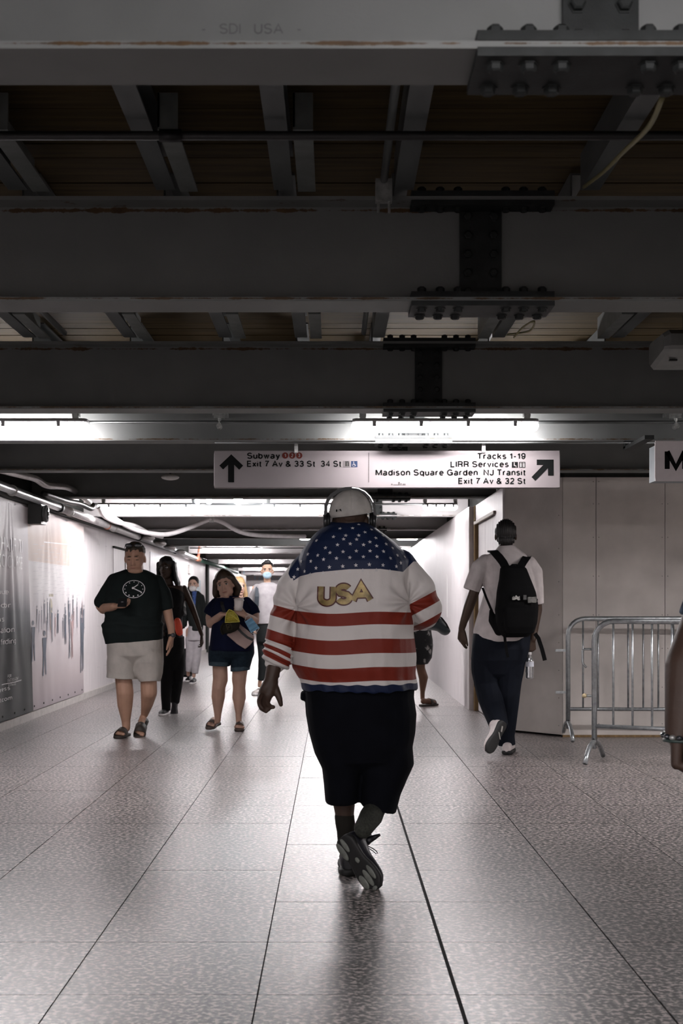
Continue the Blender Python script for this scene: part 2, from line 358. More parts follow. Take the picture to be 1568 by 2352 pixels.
# ------------------------------------------------------------------ a plain grotesque stroke alphabet (cap height 1)
def arc(cx,cy,rx,ry,a0,a1,n=10): return [(cx+rx*math.cos(math.radians(a0+(a1-a0)*i/n)),cy+ry*math.sin(math.radians(a0+(a1-a0)*i/n))) for i in range(n+1)]
XH=.72
GL={
'A':(.70,[[(0,0),(.35,1),(.70,0)],[(.13,.34),(.57,.34)]]),'B':(.6,[[(0,0),(0,1),(.3,1)]+arc(.3,.76,.24,.24,90,-90)+[(0,.52)],[(.3,.52)]+arc(.32,.26,.28,.26,90,-90)+[(0,0)]]),
'C':(.68,[arc(.35,.5,.35,.5,40,320,18)]),'D':(.62,[[(0,0),(0,1),(.25,1)]+arc(.25,.5,.37,.5,90,-90,14)+[(0,0)]]),'E':(.52,[[(.52,1),(0,1),(0,0),(.54,0)],[(0,.52),(.48,.52)]]),
'F':(.5,[[(.5,1),(0,1),(0,0)],[(0,.5),(.44,.5)]]),'G':(.68,[arc(.35,.5,.35,.5,40,330,18)+[(.66,.46),(.38,.46)],[(.66,.46),(.66,0)]]),'H':(.58,[[(0,0),(0,1)],[(.58,0),(.58,1)],[(0,.52),(.58,.52)]]),
'I':(0.0,[[(0,0),(0,1)]]),'J':(.44,[[(.44,1),(.44,.25)]+arc(.22,.25,.22,.25,0,-180)]),'L':(.46,[[(0,1),(0,0),(.48,0)]]),'M':(.74,[[(0,0),(0,1),(.37,.08),(.74,1),(.74,0)]]),'N':(.60,[[(0,0),(0,1),(.60,0),(.60,1)]]),
'O':(.74,[arc(.37,.5,.37,.5,0,360,24)]),'P':(.54,[[(0,0),(0,1),(.28,1)]+arc(.28,.74,.26,.26,90,-90)+[(0,.48)]]),'R':(.56,[[(0,0),(0,1),(.30,1)]+arc(.30,.75,.25,.25,90,-90)+[(0,.5)],[(.3,.5),(.5,.38),(.53,.0)]]),
'S':(.58,[arc(.29,.75,.27,.25,25,180,9)+arc(.02,.75,0,0,0,0,1)+[(.03,.68),(.12,.56),(.29,.52),(.47,.46),(.57,.34),(.57,.26)]+arc(.29,.26,.29,.26,0,-160,10)]),
'T':(.6,[[(0,1),(.6,1)],[(.3,1),(.3,0)]]),'U':(.58,[[(0,1),(0,.3)]+arc(.29,.3,.29,.3,180,360,12)+[(.58,1)]]),'W':(.92,[[(0,1),(.22,0),(.46,1),(.70,0),(.92,1)]]),'Y':(.62,[[(0,1),(.31,.42),(.62,1)],[(.31,.42),(.31,0)]]),
'a':(.46,[arc(.23,.50,.20,.22,150,0,8)+[(.43,.10),(.48,0)],[(.43,.40),(.2,.36)]+arc(.17,.18,.17,.18,90,270,8)+[(.30,.03),(.43,.16)]]),
'b':(.46,[[(0,1),(0,0)],arc(.23,.36,.23,.36,0,360,20)]),'c':(.44,[arc(.23,.36,.23,.36,40,320,14)]),'d':(.46,[[(.46,1),(.46,0)],arc(.23,.36,.23,.36,0,360,20)]),
'e':(.46,[[(.01,.38),(.46,.38)]+arc(.235,.36,.23,.36,5,315,16)]),'f':(.26,[[(.28,1)]+arc(.22,.86,.12,.14,90,180,5)+[(.10,0)],[(0,.70),(.26,.70)]]),'g':(.46,[[(.46,.72),(.46,-.08)]+arc(.24,-.06,.22,.20,0,-150,8),arc(.23,.36,.23,.36,0,360,20)]),
'h':(.42,[[(0,1),(0,0)],[(0,.42)]+arc(.21,.46,.21,.26,180,0,10)+[(.42,0)]]),'i':(0,[[(0,.70),(0,0)],[(0,1.0),(0,.94)]]),'k':(.42,[[(0,1),(0,0)],[(.40,.70),(.0,.30)],[(.15,.44),(.42,0)]]),'l':(0,[[(0,1),(0,0)]]),
'm':(.70,[[(0,.70),(0,0)],[(0,.46)]+arc(.175,.48,.175,.23,180,0,8)+[(.35,0)],[(.35,.46)]+arc(.525,.48,.175,.23,180,0,8)+[(.70,0)]]),'n':(.42,[[(0,.70),(0,0)],[(0,.42)]+arc(.21,.46,.21,.26,180,0,10)+[(.42,0)]]),
'o':(.48,[arc(.24,.36,.24,.36,0,360,20)]),'p':(.46,[[(0,.70),(0,-.26)],arc(.23,.36,.23,.36,0,360,20)]),'q':(.46,[[(.46,.70),(.46,-.26)],arc(.23,.36,.23,.36,0,360,20)]),'r':(.24,[[(0,.70),(0,0)],[(0,.42)]+arc(.22,.46,.22,.25,180,85,6)]),
's':(.40,[arc(.20,.54,.18,.17,30,180,7)+[(.03,.48),(.10,.40),(.28,.34),(.38,.27),(.39,.18)]+arc(.20,.18,.19,.18,0,-155,8)]),'t':(.25,[[(.12,.92),(.12,.14)]+arc(.22,.13,.10,.13,180,270,4)+[(.27,0)],[(0,.70),(.26,.70)]]),
'u':(.42,[[(0,.70),(0,.26)]+arc(.21,.26,.21,.26,180,360,10)+[(.42,.70)],[(.42,.3),(.42,0)]]),'v':(.44,[[(0,.70),(.22,0),(.44,.70)]]),'w':(.66,[[(0,.70),(.17,0),(.33,.70),(.49,0),(.66,.70)]]),'x':(.42,[[(0,0),(.42,.70)],[(0,.70),(.42,0)]]),'y':(.44,[[(0,.70),(.22,.02)],[(.44,.70),(.19,-.12),(.12,-.22),(.02,-.24)]]),
'1':(.24,[[(0,.74),(.14,.82),(.22,1),(.22,0)]]),'2':(.5,[arc(.25,.73,.24,.27,160,-10,10)+[(.42,.52),(.06,.16),(0,0),(.50,0)]]),'3':(.5,[arc(.25,.75,.22,.25,160,-90,10)+[(.18,.52)],[(.22,.52)]+arc(.25,.27,.25,.26,90,-160,12)]),
'4':(.54,[[(.40,0),(.40,1),(0,.28),(.54,.28)]]),'7':(.5,[[(0,1),(.5,1),(.24,.5),(.16,0)]]),'9':(.5,[arc(.25,.69,.23,.31,0,360,20),arc(.25,.5,.23,.50,0,-155,10)]),'0':(.5,[arc(.25,.5,.25,.5,0,360,22)]),'8':(.5,[arc(.25,.75,.2,.25,0,360,18),arc(.25,.27,.25,.27,0,360,18)]),
'&':(.66,[[(.66,.0),(.16,.62)]+arc(.27,.78,.16,.20,200,-20,10)+[(.36,.60),(.08,.40)]+arc(.24,.24,.24,.24,150,300,8)+[(.50,.18),(.60,.42)]]),'-':(.28,[[(0,.38),(.28,.38)]]),',':(.0,[[(0,.05),(-.04,-.14)]]),'.':(.0,[[(0,0),(0,.05)]])}
def stroke(L,w):
    """polyline -> outline of constant width with mitred joints (list of quads)"""
    P=[L[0]]
    for p in L[1:]:
        if math.hypot(p[0]-P[-1][0],p[1]-P[-1][1])>1e-4: P.append(p)
    closed=math.hypot(P[0][0]-P[-1][0],P[0][1]-P[-1][1])<1e-3 and len(P)>3
    V=[];F=[];n=len(P)
    for i,p in enumerate(P):
        a=P[i-1] if i>0 else (P[-2] if closed else None); b=P[i+1] if i<n-1 else (P[1] if closed else None)
        def nr(u,v): d=math.hypot(v[0]-u[0],v[1]-u[1]); return (-(v[1]-u[1])/d,(v[0]-u[0])/d)
        if a is None: m=nr(p,b); s=1
        elif b is None: m=nr(a,p); s=1
        else:
            n1=nr(a,p); n2=nr(p,b); mx,my=n1[0]+n2[0],n1[1]+n2[1]; d=math.hypot(mx,my)
            if d<.55: 
                V+=[(p[0]+n1[0]*w/2,p[1]+n1[1]*w/2),(p[0]-n1[0]*w/2,p[1]-n1[1]*w/2)]; F.append((len(V)-4,len(V)-3,len(V)-1,len(V)-2))
                V+=[(p[0]+n2[0]*w/2,p[1]+n2[1]*w/2),(p[0]-n2[0]*w/2,p[1]-n2[1]*w/2)]; continue
            m=(mx/d,my/d); s=min(1.6,1/max(.3,m[0]*n1[0]+m[1]*n1[1]))
        V+=[(p[0]+m[0]*w/2*s,p[1]+m[1]*w/2*s),(p[0]-m[0]*w/2*s,p[1]-m[1]*w/2*s)]
        if len(V)>=4 and i>0: F.append((len(V)-4,len(V)-3,len(V)-1,len(V)-2))
    return V,[f[::1] for f in F]
def ccw(V,F):
    out=[]
    for f in F:
        a=sum(V[f[i]][0]*V[f[(i+1)%len(f)]][1]-V[f[(i+1)%len(f)]][0]*V[f[i]][1] for i in range(len(f)))
        out.append(f if a>0 else f[::-1])
    return V,out
def fit_text(s,x0,x1,base,cap,off=.02,wt=None):
    wt=wt or (.185 if off>=.015 else .125)
    X=0; segs=[]
    for c in s:
        if c==' ': X+=.34; continue
        w,L=GL.get(c) or GL[c.upper()]
        for l in L: segs.append([(X+wt/2+x,wt/2+y*(1-wt)) for x,y in l])
        X+=w+wt+.105
    X-=.105; kx=(x1-x0)/X; parts=[]
    for l in segs: parts.append(stroke(l,wt))
    V,F=join2d(parts); V=[(x0+x*kx,base+y*cap) for x,y in V]; return ccw(V,F)
def glyph(c,x0,x1,b,cap,wpx):
    """one letter in pixel units with a given stroke width"""
    w,L=GL[c]; ins=9.0; kx=(x1-x0-ins*2)/w; ky=(cap-ins*2); parts=[]
    for l in L: parts.append(stroke([(x0+ins+x*kx,-b+ins+y*ky) for x,y in l],wpx*2))
    return ccw(*join2d(parts))
# ------------------------------------------------------------------ the setting
XL, XR, XC = -3.15, 5.0, 1.54     # hall walls and the corridor's near wall
HB, HT = 2.31, 2.695              # bottom and top of the steel beams
YEND = 56.0
# floor: tiles near by, one dark bed under them
fl = root('floor', (0,0,0), kind='structure')
G().box(-3.6,5.2,-8,YEND+1,-.06,-.004).obj('grout_bed', M_GROUT, fl)
TW=.609; X0=.378-6*TW; YR=3504/897.9    # a cross joint at this depth
cols=[X0+i*TW for i in range(0,14)]
def tile_mesh(w,l):
    me=bpy.data.meshes.new('tile'); b=.00008
    V=[(0,0,-.01),(w,0,-.01),(w,l,-.01),(0,l,-.01),(0,0,-b),(w,0,-b),(w,l,-b),(0,l,-b),(b,b,0),(w-b,b,0),(w-b,l-b,0),(b,l-b,0)]
    F=[(8,9,10,11)]
    for a in (0,4):
        for i in range(4): F.append((a+i,a+(i+1)%4,a+4+(i+1)%4,a+4+i))
    me.from_pydata(V,[],F); me.materials.append(M_FLOOR); return me
TM=tile_mesh(TW-.0045,TW-.003); TMN=tile_mesh(TW-.014,TW-.003)
for j in range(-2,19):
    y=YR+j*TW
    for i,x in enumerate(cols[:-1]):
        if i>=11 and j>8: continue
        if y>11.5 and x>1.6: continue
        o=mk('tile',None,None,None,fl,me=(TMN if i==6 else TM)); o.location=(x+(.010 if i==6 else .0022), y+.0015, random.uniform(-.0006,.0003))
# beyond the countable rows and behind the camera
g=G()
def tiles(y0,n,xs):
    for j in range(n):
        for x in xs:
            y=y0+j*TW; a=.002
            g.box(x+a,x+TW-a,y+a,y+TW-a,-.01,0)
tiles(YR+19*TW,int((YEND-YR-19*TW)/TW),cols[:9]); tiles(YR-2*TW-17*TW,17,cols[:-1])
tag(g.obj('distant_tiles',M_FLOOR,fl),kind='stuff')

def panels(parent, segs, z0, z1, m, axis, off, th=.018, gap=.005, name='panel'):
    for a,b in zip(segs,segs[1:]):
        if axis=='y': g=G().box(off,off+th,a+gap/2,b-gap/2,z0,z1)
        else: g=G().box(a+gap/2,b-gap/2,off,off+th,z0,z1)
        g.obj(name,m,parent)
# left wall
wl=root('wall_left',(XL,20,0),kind='structure')
G().box(XL-.30,XL-.02,-8,YEND,0,3.0).obj('backing',M_DARK,wl)
seg=[-8,-6,-4,-2,0,2,4,6,8]+[9,10.2,11.4,12.6,13.8,15.0,16.1,17.1,17.65,18.15,19.4,20.6,21.8,23,24.2,25.4,26.6,27.8,29.0,30.2,31.5]
panels(wl,seg,.0,2.215,M_WALL,'y',XL-.02,.02)
panels(wl,[32.2,34,36,38,40,42,44,47,50,53,YEND],0,2.215,M_WALL,'y',XL-.25,.27)
G().box(XL-.02,XL+.05,31.5,31.9,0,2.3).obj('dark_column',M_DARK,wl)
for z in (.35,.9,1.45,2.0):
    g=G()
    for y in seg[9:20]:
        for s in (-.05,.05): g.cyl((XL,y+s,z),(XL+.0015,y+s,z),.004,6)
    tag(g.obj('screws',M_DARK,wl),kind='stuff')
tb=G().box(XL,XL+.03,-8,31.4,.0,.075).obj('baseboard_left',mat('baseboard_paint',(.50,.47,.45),.6),None); tag(tb,kind='structure')
tt=G().box(XL-.02,XL+.05,-8,31.4,2.22,2.30).obj('trim_1',mat('dark_channel',(.055,.058,.055),.55),None); tag(tt,kind='structure')
# the framed door outline on the left wall
d1=root('door_1',(XL,18.8,0),kind='structure')
G().box(XL,XL+.012,18.22,19.2,.0,2.0).obj('door_leaf',M_WALL,d1)
G().box(XL+.001,XL+.03,18.18,19.24,2.0,2.03).obj('door_head',M_DARK,d1)
G().box(XL+.001,XL+.02,19.2,19.235,0,2.0).obj('door_jamb',M_DARK,d1)
# corridor wall
wc=root('wall_right',(XC,30,0),kind='structure')
G().box(XC+.02,XC+.14,14.42,YEND,0,2.30).obj('backing',M_DARK,wc)
panels(wc,[14.42,15.3,16.5,17.7,18.9,20.1,21.3,22.5,23.7,24.9,26.1,28.5,31,33.5,36,39,42,45,48,52,YEND],.0,2.30,M_WALL,'y',XC,.018)
G().box(XC,XC+.16,14.38,14.42,0,2.30).obj('end_trim',M_WALL,wc)
G().box(XC+.20,XC+.3,12.0,YEND,2.30,3.0).obj('upper_backing',M_DARK,wc)
# hall side: doorway, corner, frontal panels
wf=root('wall_back',(3.3,11.45,0),kind='structure')
YF=11.45
panels(wf,[2.07,2.37,2.99,3.6,4.21,XR],.02,2.34,M_WALLG,'x',YF,.018)
a=Vector((1.615,11.97)); b=Vector((2.068,11.452)); dr=(b-a).normalized(); nn=Vector((-dr.y,dr.x))
ln=(b-a).length; c=(a+b)/2
G().obox((c.x+nn.x*.009,c.y+nn.y*.009,1.18),((dr.x,dr.y,0),(nn.x,nn.y,0),(0,0,1)),(ln/2-.003,.009,1.16)).obj('panel',M_WALLG,wf)
G().box(2.09,XR,YF+.03,YF+.5,0,3.0).obj('backing',M_DARK,wf)
G().box(2.07,XR,YF-.002,YF+.018,0,.02).obj('bottom_edge',M_POST,wf)
g=G()
for x in (2.37,2.99,3.6,4.21):
    for z in (.12,.45,.8,1.1,1.45,1.8,2.1,2.3):
        for s in (-.025,.025): g.cyl((x+s,YF-.001,z),(x+s,YF,z),.004,6)
for t in (.06,.94):
    for z in (.1,.35,.6,.85,1.1,1.4,1.7,2.0):
        p=a+(b-a)*t; g.cyl((p.x-nn.x*.001,p.y-nn.y*.001,z),(p.x,p.y,z),.004,6)
tag(g.obj('screws',M_DARK,wf),kind='stuff')
# wall with the recessed door
wd=root('wall_front',(1.6,13,0),kind='structure')
XD=1.60
G().box(XD,XD+.1,11.98,12.50,0,2.30).obj('panel',M_WALL,wd)
G().box(XD,XD+.1,12.50,14.24,2.10,2.30).obj('panel',M_WALL,wd)
G().box(XD-.01,XD+.12,14.245,14.36,0,2.30).obj('timber_post',M_POST,wd)
G().box(XD-.025,XD-.001,12.48,14.24,2.085,2.115).obj('door_head_trim',mat('head_trim',(.35,.29,.24),.6),wd)
d2=root('door_2',(XD+.07,13.4,0),kind='structure')
for y0,y1 in ((12.51,12.95),(12.96,13.60),(13.61,14.23)): G().box(XD+.03,XD+.06,y0,y1,.01,2.09).obj('plank',M_WALL,d2)
G().box(XD+.12,XD+.4,11.95,14.4,0,2.3).obj('backing',M_DARK,wd)
# small notices on the corridor wall
tag(G().box(XC-.006,XC,17.05,17.14,1.02,1.60).obj('thermometer_strip',M_WHITE),'narrow white vertical strip fixed to the right corridor wall','notice')
# far right hall wall, far end and back walls
r=root('wall_east',(XR,2,0),kind='structure'); panels(r,[-8,-5.5,-3,-.5,2,4.5,7,9.2,11.45],0,2.5,M_WALLG,'y',XR,.03)
G().box(XR+.03,XR+.2,-8,12,0,3.0).obj('backing',M_DARK,r)
r=root('wall_end',(0,YEND,0),kind='structure'); panels(r,[-3.4,-2.2,-1,.2,1.6],0,2.3,M_WALL,'x',YEND,.05)
G().box(-3.6,1.8,YEND+.05,YEND+.2,0,3).obj('backing',M_DARK,r)
r=root('wall_south',(0,-8,0),kind='structure'); G().box(-3.6,5.2,-8.2,-8,0,3.0).obj('panel',M_WALLG,r)

# ceiling: planks across, on small joists
ce=root('ceiling',(0,0,2.86),kind='structure')
G().box(-3.6,5.2,-8.2,YEND+.2,2.90,3.0).obj('deck',M_DARK,ce)
y=2.3; k=0
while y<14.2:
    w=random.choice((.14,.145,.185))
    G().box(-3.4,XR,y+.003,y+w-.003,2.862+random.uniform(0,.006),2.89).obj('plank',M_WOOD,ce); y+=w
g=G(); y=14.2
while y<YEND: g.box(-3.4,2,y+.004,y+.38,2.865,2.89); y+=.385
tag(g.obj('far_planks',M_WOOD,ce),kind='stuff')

# ------------------------------------------------------------------ steel beams and their splices
BY=[2.54,4.66,7.235,8.64,10.6,13.3,16.1,19.1,21.6,24.3,27.9,31.6,35.2,39,42.6,46.5,51]
BL=['nearest grey steel beam crossing the top of the picture, lit, with a rusty lower edge',
 'second grey steel beam from the top, in shadow, lower flange lit at one end',
 'third steel beam from the top, dark, its lower edge just behind the first lamps',
 'brightly lit steel beam right behind the big white direction sign',
 'dark steel beam just beyond the big white direction sign',
 'dark steel beam above the start of the bright corridor',
 'first brightly lit white steel beam inside the corridor, above the white hose']
def hexbolt(h=.02,r=.0175):
    g=G(); R=[]
    for z,q in ((0,r*1.25),(.003,r*1.25),(.003,r),(h*.8,r),(h,r*.72)):
        R.append([(q*math.cos(math.pi/3*i),q*math.sin(math.pi/3*i),z) for i in range(6)])
    g.rings(R); me=bpy.data.meshes.new('bolt'); me.from_pydata(g.V,[],g.F); me.materials.append(M_SPLICE); return me
HEX=hexbolt(.024,.0165); NUT=hexbolt(.017,.016)
def beam(i,y):
    x1 = XR if y<11.4 else 1.72
    lab = BL[i] if i<len(BL) else 'small steel beam far down the corridor, number %s beyond the white hose'%['one','two','three','four','five','six','seven','eight','nine','ten'][i-len(BL)]
    b=root('steel_beam',(0,y,HB),lab,'beam')
    fw,ft,wt=.18,.015,.012; yc=y+fw/2; M_BEAM_=M_BEAM_LIT if i in (6,7) or i>9 else M_BEAM
    G().box(-3.4,x1,y,y+fw,HB,HB+ft).obj('lower_flange',M_BEAM_,b)
    G().box(-3.4,x1,y,y+fw,HT-ft,HT).obj('upper_flange',M_BEAM_,b)
    G().box(-3.4,x1,yc-wt/2,yc+wt/2,HB+ft,HT-ft).obj('web',M_BEAM_,b)
    if i>7: return b
    xs=.55; hl=.262
    for (z0,z1) in ((HB-.018,HB),(HB+ft,HB+ft+.02),(HT-ft-.018,HT-ft),(HT,HT+.018)):
        g=G()
        if z0>HB+.01 and z0<HT-.03:      # inner plates are split by the web
            g.box(xs-hl,xs+hl,y-.004,yc-wt/2-.002,z0,z1).box(xs-hl,xs+hl,yc+wt/2+.002,y+fw+.004,z0,z1)
        else: g.box(xs-hl,xs+hl,y-.008,y+fw+.008,z0,z1)
        g.obj('splice_plate',M_SPLICE,b)
    G().box(xs-.078,xs+.078,yc-wt/2-.014,yc+wt/2+.014,HB+ft+.022,HT-ft-.02).obj('web_plate',M_SPLICE,b)
    for dx in (-.222,-.154,-.088,.088,.154,.222):
        for dy in (.032,.148):
            for z,me,flip in ((HB+ft+.02,HEX,0),(HB-.018,NUT,1),(HT+.018,HEX,0),(HT-ft-.018,NUT,1)):
                if i>3 and (flip==0 and z>2.6): continue
                o=mk('bolt',None,None,None,b,me=me); o.location=(xs+dx,dy,z-HB)
                if flip: o.rotation_euler=(math.pi,0,0)
    for dz in (.05,.12,.19,.26,.33):
        for dx in (-.048,.048):
            o=mk('bolt',None,None,None,b,me=NUT); o.location=(xs+dx,fw/2-wt/2-.014,dz); o.rotation_euler=(math.pi/2,0,0)
    return b
beams=[beam(i,y) for i,y in enumerate(BY)]
for i_,y_ in enumerate((.35,-1.8,-3.9)):  # unseen beams added to keep rear lamp light off the nearest beam
    q_=beam(9,y_); q_['label']='added unseen steel beam blocking lamp light above or behind the camera, '+['first','second','third'][i_]+' back'
# faint mill stamp and chalk marks
def stamp(s,x0,x1,z,cap,y,m,beam_o,off=0):
    V,F=fit_text(s,x0,x1,z,cap,off); V,F=slab(V,F,lambda x,zz,h:(x,y-h,zz),.0006); mk('mill_stamp',V,F,m,beam_o)
mg=mat('faint_stamp',(.075,.08,.08),.6)
yw=BY[0]+.09-.006
zz=lambda py,Y: CAMH+(VY-py)*Y/FPX
xx=lambda px,Y: (px-VX)*Y/FPX
stamp('-   SDI   USA   -',xx(462,yw),xx(692,yw),zz(78,yw),(24)*yw/FPX,yw,mg,beams[0])

# joists between the beams
JX=[-2.87,-2.3,-1.72,-1.15,-.61,-.18,.26,.94,1.62,2.3,2.95,3.6,4.25]
g0=0
for bi,(y0,y1) in enumerate(zip(BY[:5],BY[1:6])):
    for ji,x in enumerate(JX):
        if y0>8 and x>1.7: continue
        bay=['nearest','second','third','fourth','fifth'][bi]; lf=sorted([q for q in JX if q<.55],reverse=True); rg=[q for q in JX if q>.55]
        od=['first','second','third','fourth','fifth','sixth','seventh','eighth']
        j=root('joist',(x,y0,HT),'steel joist in the %s ceiling bay, %s one to the %s of the dark splice'%(bay,od[(lf if x<.55 else rg).index(x)],'left' if x<.55 else 'right'),'joist',group='ceiling joists')
        g=G(); w=.035; ya,yb=y0+.19,y1-.012
        g.box(x-w,x+w,ya,yb,HT+.018,HT+.026).box(x-w,x-w+.008,ya,yb,HT+.026,HT+.14).box(x-w,x+w,ya,yb,HT+.14,HT+.148)
        g.obj('channel',M_JOIST,j)
        if bi in (1,2) and x<2.5 or bi==0:
            s = 1 if x<0.1 or bi!=1 else -1
            if bi==2: s=-1
            if (bi==0 and x>0) or (bi==1 and x==.26): continue
            g=G().box(x+s*.085-.032,x+s*.085+.032,y1-.62,yb,HT+.012,HT+.02).box(x+s*.085-.032,x+s*.085-.025,y1-.62,yb,HT+.02,HT+.13).box(x+s*.085-.032,x+s*.085+.032,y1-.62,y1-.61,HT+.02,HT+.13)
            g.obj('packer',mat('packer_steel',(.13,.14,.135),.5,var=.2),j)

def cat_tube(name,label,cat,pts,r,m,seg=10,group=None,parent=None):
    P=[Vector(p) for p in pts]; S=[]
    for i in range(len(P)-1):           # Catmull-Rom
        p0,p1,p2,p3=P[max(i-1,0)],P[i],P[i+1],P[min(i+2,len(P)-1)]
        for k in range(6):
            t=k/6; S.append(.5*((2*p1)+(p2-p0)*t+(2*p0-5*p1+4*p2-p3)*t*t+(3*p1-p0-3*p2+p3)*t**3))
    S.append(P[-1]); g=G().tube(S,r,seg)
    if parent is None:
        o=g.obj(name,m,None,True); return tag(o,label,cat,group)
    return g.obj(name,m,parent,True)
p=root('black_pipe',(0,4.0,2.68),'black pipe crossing just under the joists between the two nearest beams','pipe')
G().tube([(-3.1,4.0,2.673),(XR,4.0,2.673)],.0145,12).obj('pipe_run',M_BLACKPIPE,p,True)
for x in (-.545,1.55): G().tube([(x,4.0,2.673),(x+.07,4.0,2.673)],.02,12).obj('pipe_coupling',M_PLASTIC,p,True)
tag(G().tube([(.185,2.75,2.72),(.185,4.62,2.735)],.014,10).obj('thin_conduit',M_JOIST,None,True),'thin grey conduit between joists, just left of the dark splice','conduit')
g=G().box(.155,.215,4.60,4.64,2.66,2.74); g.cyl((.165,4.62,2.62),(.165,4.62,2.70),.005,8).cyl((.205,4.62,2.62),(.205,4.62,2.70),.005,8)
tag(g.obj('conduit_clamp',M_BRKT),'small clamp holding the thin conduit to the second beam','clamp')
tag(G().tube([(.175,4.9,2.72),(.175,7.2,2.735)],.014,10).obj('thin_conduit',M_JOIST,None,True),'thin grey conduit between joists above the third beam, beside its dark splice','conduit')
tag(G().tube([(-1.52,4.9,2.72),(-1.52,7.2,2.735)],.016,10).obj('thin_conduit',M_JOIST,None,True),'thin conduit ending in a hooked clamp, far left above the third beam','conduit')
cy=mat('cable_yellow',(.20,.18,.08),.5)
cat_tube('loose_cable','loose yellowish cable running between the joists of the nearest bay','cable',[P3(1520,225,2.9),P3(1490,290,3.1),P3(1430,350,3.6),P3(1385,395,4.1),P3(1340,430,4.55)],.0065,cy,8)
cat_tube('loose_cable','pale cable loop hanging beside the bolts of the second beam','cable',[P3(1180,775,6.9),P3(1200,752,6.4),P3(1226,738,5.9),P3(1215,760,6.6),P3(1165,768,7.1)],.005,cy,8)

# ------------------------------------------------------------------ tube lamps, conduits
def lamp(x0,x1,y,z,label,hang=True,em=None):
    L=root('tube_lamp',((x0+x1)/2,y,z),label,'lamp')
    n=9
    def trough(xa,xb,half,zt,zb,m,name,emi=False):
        g=G(); R=[]
        prof=[(-half,zt),(-half,(zt+zb)/2)]
        for k in range(n): 
            t=math.pi+math.pi*k/(n-1); prof.append((half*math.cos(t)*.98,(zt+zb)/2+ (abs(zb-zt)/2)*math.sin(t)))
        prof+=[(half,(zt+zb)/2),(half,zt)]
        for x,f in ((xa,.35),(xa+.012,.7),(xa+.04,1),(xb-.04,1),(xb-.012,.7),(xb,.35)):
            R.append([(x,y+a*f,z+zt+(b-zt)*f) for a,b in prof])
        g.rings(R); return g.obj(name,m,L,True)
    trough(x0,x1,.055,.012,-.040,em or M_LAMP,'diffuser')
    G().cbox(x0+.005,x1-.005,y-.058,y+.058,z+.012,z+.05,.015).obj('housing',M_HOUS,L)
    ln=x1-x0
    for t in (.12,.37,.62,.87):
        x=x0+ln*t; G().box(x-.012,x+.012,y-.064,y-.056,z-.006,z+.03).obj('clip',M_HOUS,L)
    if hang:
        for t in (.06,.94):
            x=x0+ln*t
            h=root_part('bracket',L)
            g=G().box(x-.02,x+.02,y-.012,y+.006,z+.05,z+.12).box(x-.022,x-.016,y-.012,y+.05,z+.07,z+.13).box(x+.016,x+.022,y-.012,y+.05,z+.07,z+.13)
            g.cyl((x,y,z+.10),(x,y,z+.155 if y<9 else 2.868),.006,8).cyl((x,y-.02,z+.09),(x,y+.02,z+.09),.008,8)
            g.obj('bracket',M_BRKT,L)
    return L
def root_part(*a): return None
LZ=2.362
ZC=LZ+.045
rows=[(-5.95,2.25,[(-3.1,-1.85),(.126,1.376),(3.3,4.55)]),(1.2,2.40,[(-3.1,-1.85),(.126,1.376)]),
 (8.5,2.385,[(-3.1,-1.63),(.126,1.373),(3.3,4.55)]),
 (15.5,2.378,[(-2.87,-1.62),(-.86,.39),(1.10,1.52)]),(22.65,2.378,[(-.6,.65),(1.13,1.52)]),
 (27.5,2.378,[(-2.82,-1.57),(.3,1.5)]),(34.8,2.38,[(-2.85,-1.6),(.2,1.45)]),(42,2.38,[(-2.95,-1.6),(.2,1.45)]),(49,2.38,[(-2.95,-1.6),(.2,1.45)])]  # right lamps behind the star jacket are unseen, added to brighten the corridor
ll={(2,0):'glowing white tube lamp cut off by the left picture edge, on the nearest conduit',(2,1):'large glowing white tube lamp hanging above the direction sign',
 (2,2):'tube lamp on the nearest conduit beyond the right picture edge',(3,0):'glowing tube lamp at the corridor mouth, next to the banner wall pipes',
 (3,1):'glowing tube lamp behind the cap and headphones of the central man',(3,2):'short glowing tube lamp butting against the corridor wall by the timber post',
 (4,0):'tube lamp further along the corridor hidden behind the central man',(4,1):'short glowing tube lamp further along the corridor wall',
 (5,0):'glowing tube lamp above the woman in navy, third row of the corridor',(5,1):'added unseen tube lamp brightening the third corridor row behind the star jacket',
 (6,0):'small glowing tube lamp just beside the head of the man in blue mask',(6,1):'added unseen tube lamp brightening the fourth corridor row behind the star jacket',
 (7,0):'smallest visible glowing tube lamp, right behind the masked man\'s head',(9,0):'tube lamp outside the picture, beyond the letter M sign to the side','x':'',(7,1):'added unseen tube lamp brightening the fifth corridor row behind the star jacket'}
for ri,(y,z,xs) in enumerate(rows):
    for k,(a,b) in enumerate(xs):
        lamp(a,b,y,z,ll.get((ri,k),'tube lamp %s the picture, %s of its row'%('far behind the camera, outside' if ri==0 else 'above the camera, outside' if ri==1 else 'at the far corridor end of',['first','second','third'][k])),em=(M_SIDE if k==2 else M_NEAR) if ri==2 else M_REAR if ri==0 else M_HALL if ri in (1,9) else M_MOUTH if ri==3 else None)
def conduit(x0,x1,y,z,r,label):
    return tag(G().tube([(x0,y,z),(x1,y,z)],r,10).obj('conduit',mat('conduit_grey',(.10,.105,.105),.4,metal=.5),None,True),label,'conduit')
conduit(-3.1,XR,8.57,2.425,.011,'thin dark conduit carrying the nearest two lamps across the picture')
conduit(-3.1,1.5,15.55,2.42,.012,'thin conduit carrying the lamps at the corridor mouth')
conduit(-3.1,1.5,22.72,2.41,.012,'thin conduit carrying the lamps further down the corridor')
conduit(-3.1,1.5,27.57,2.41,.012,'thin conduit above the lamp over the woman in navy')
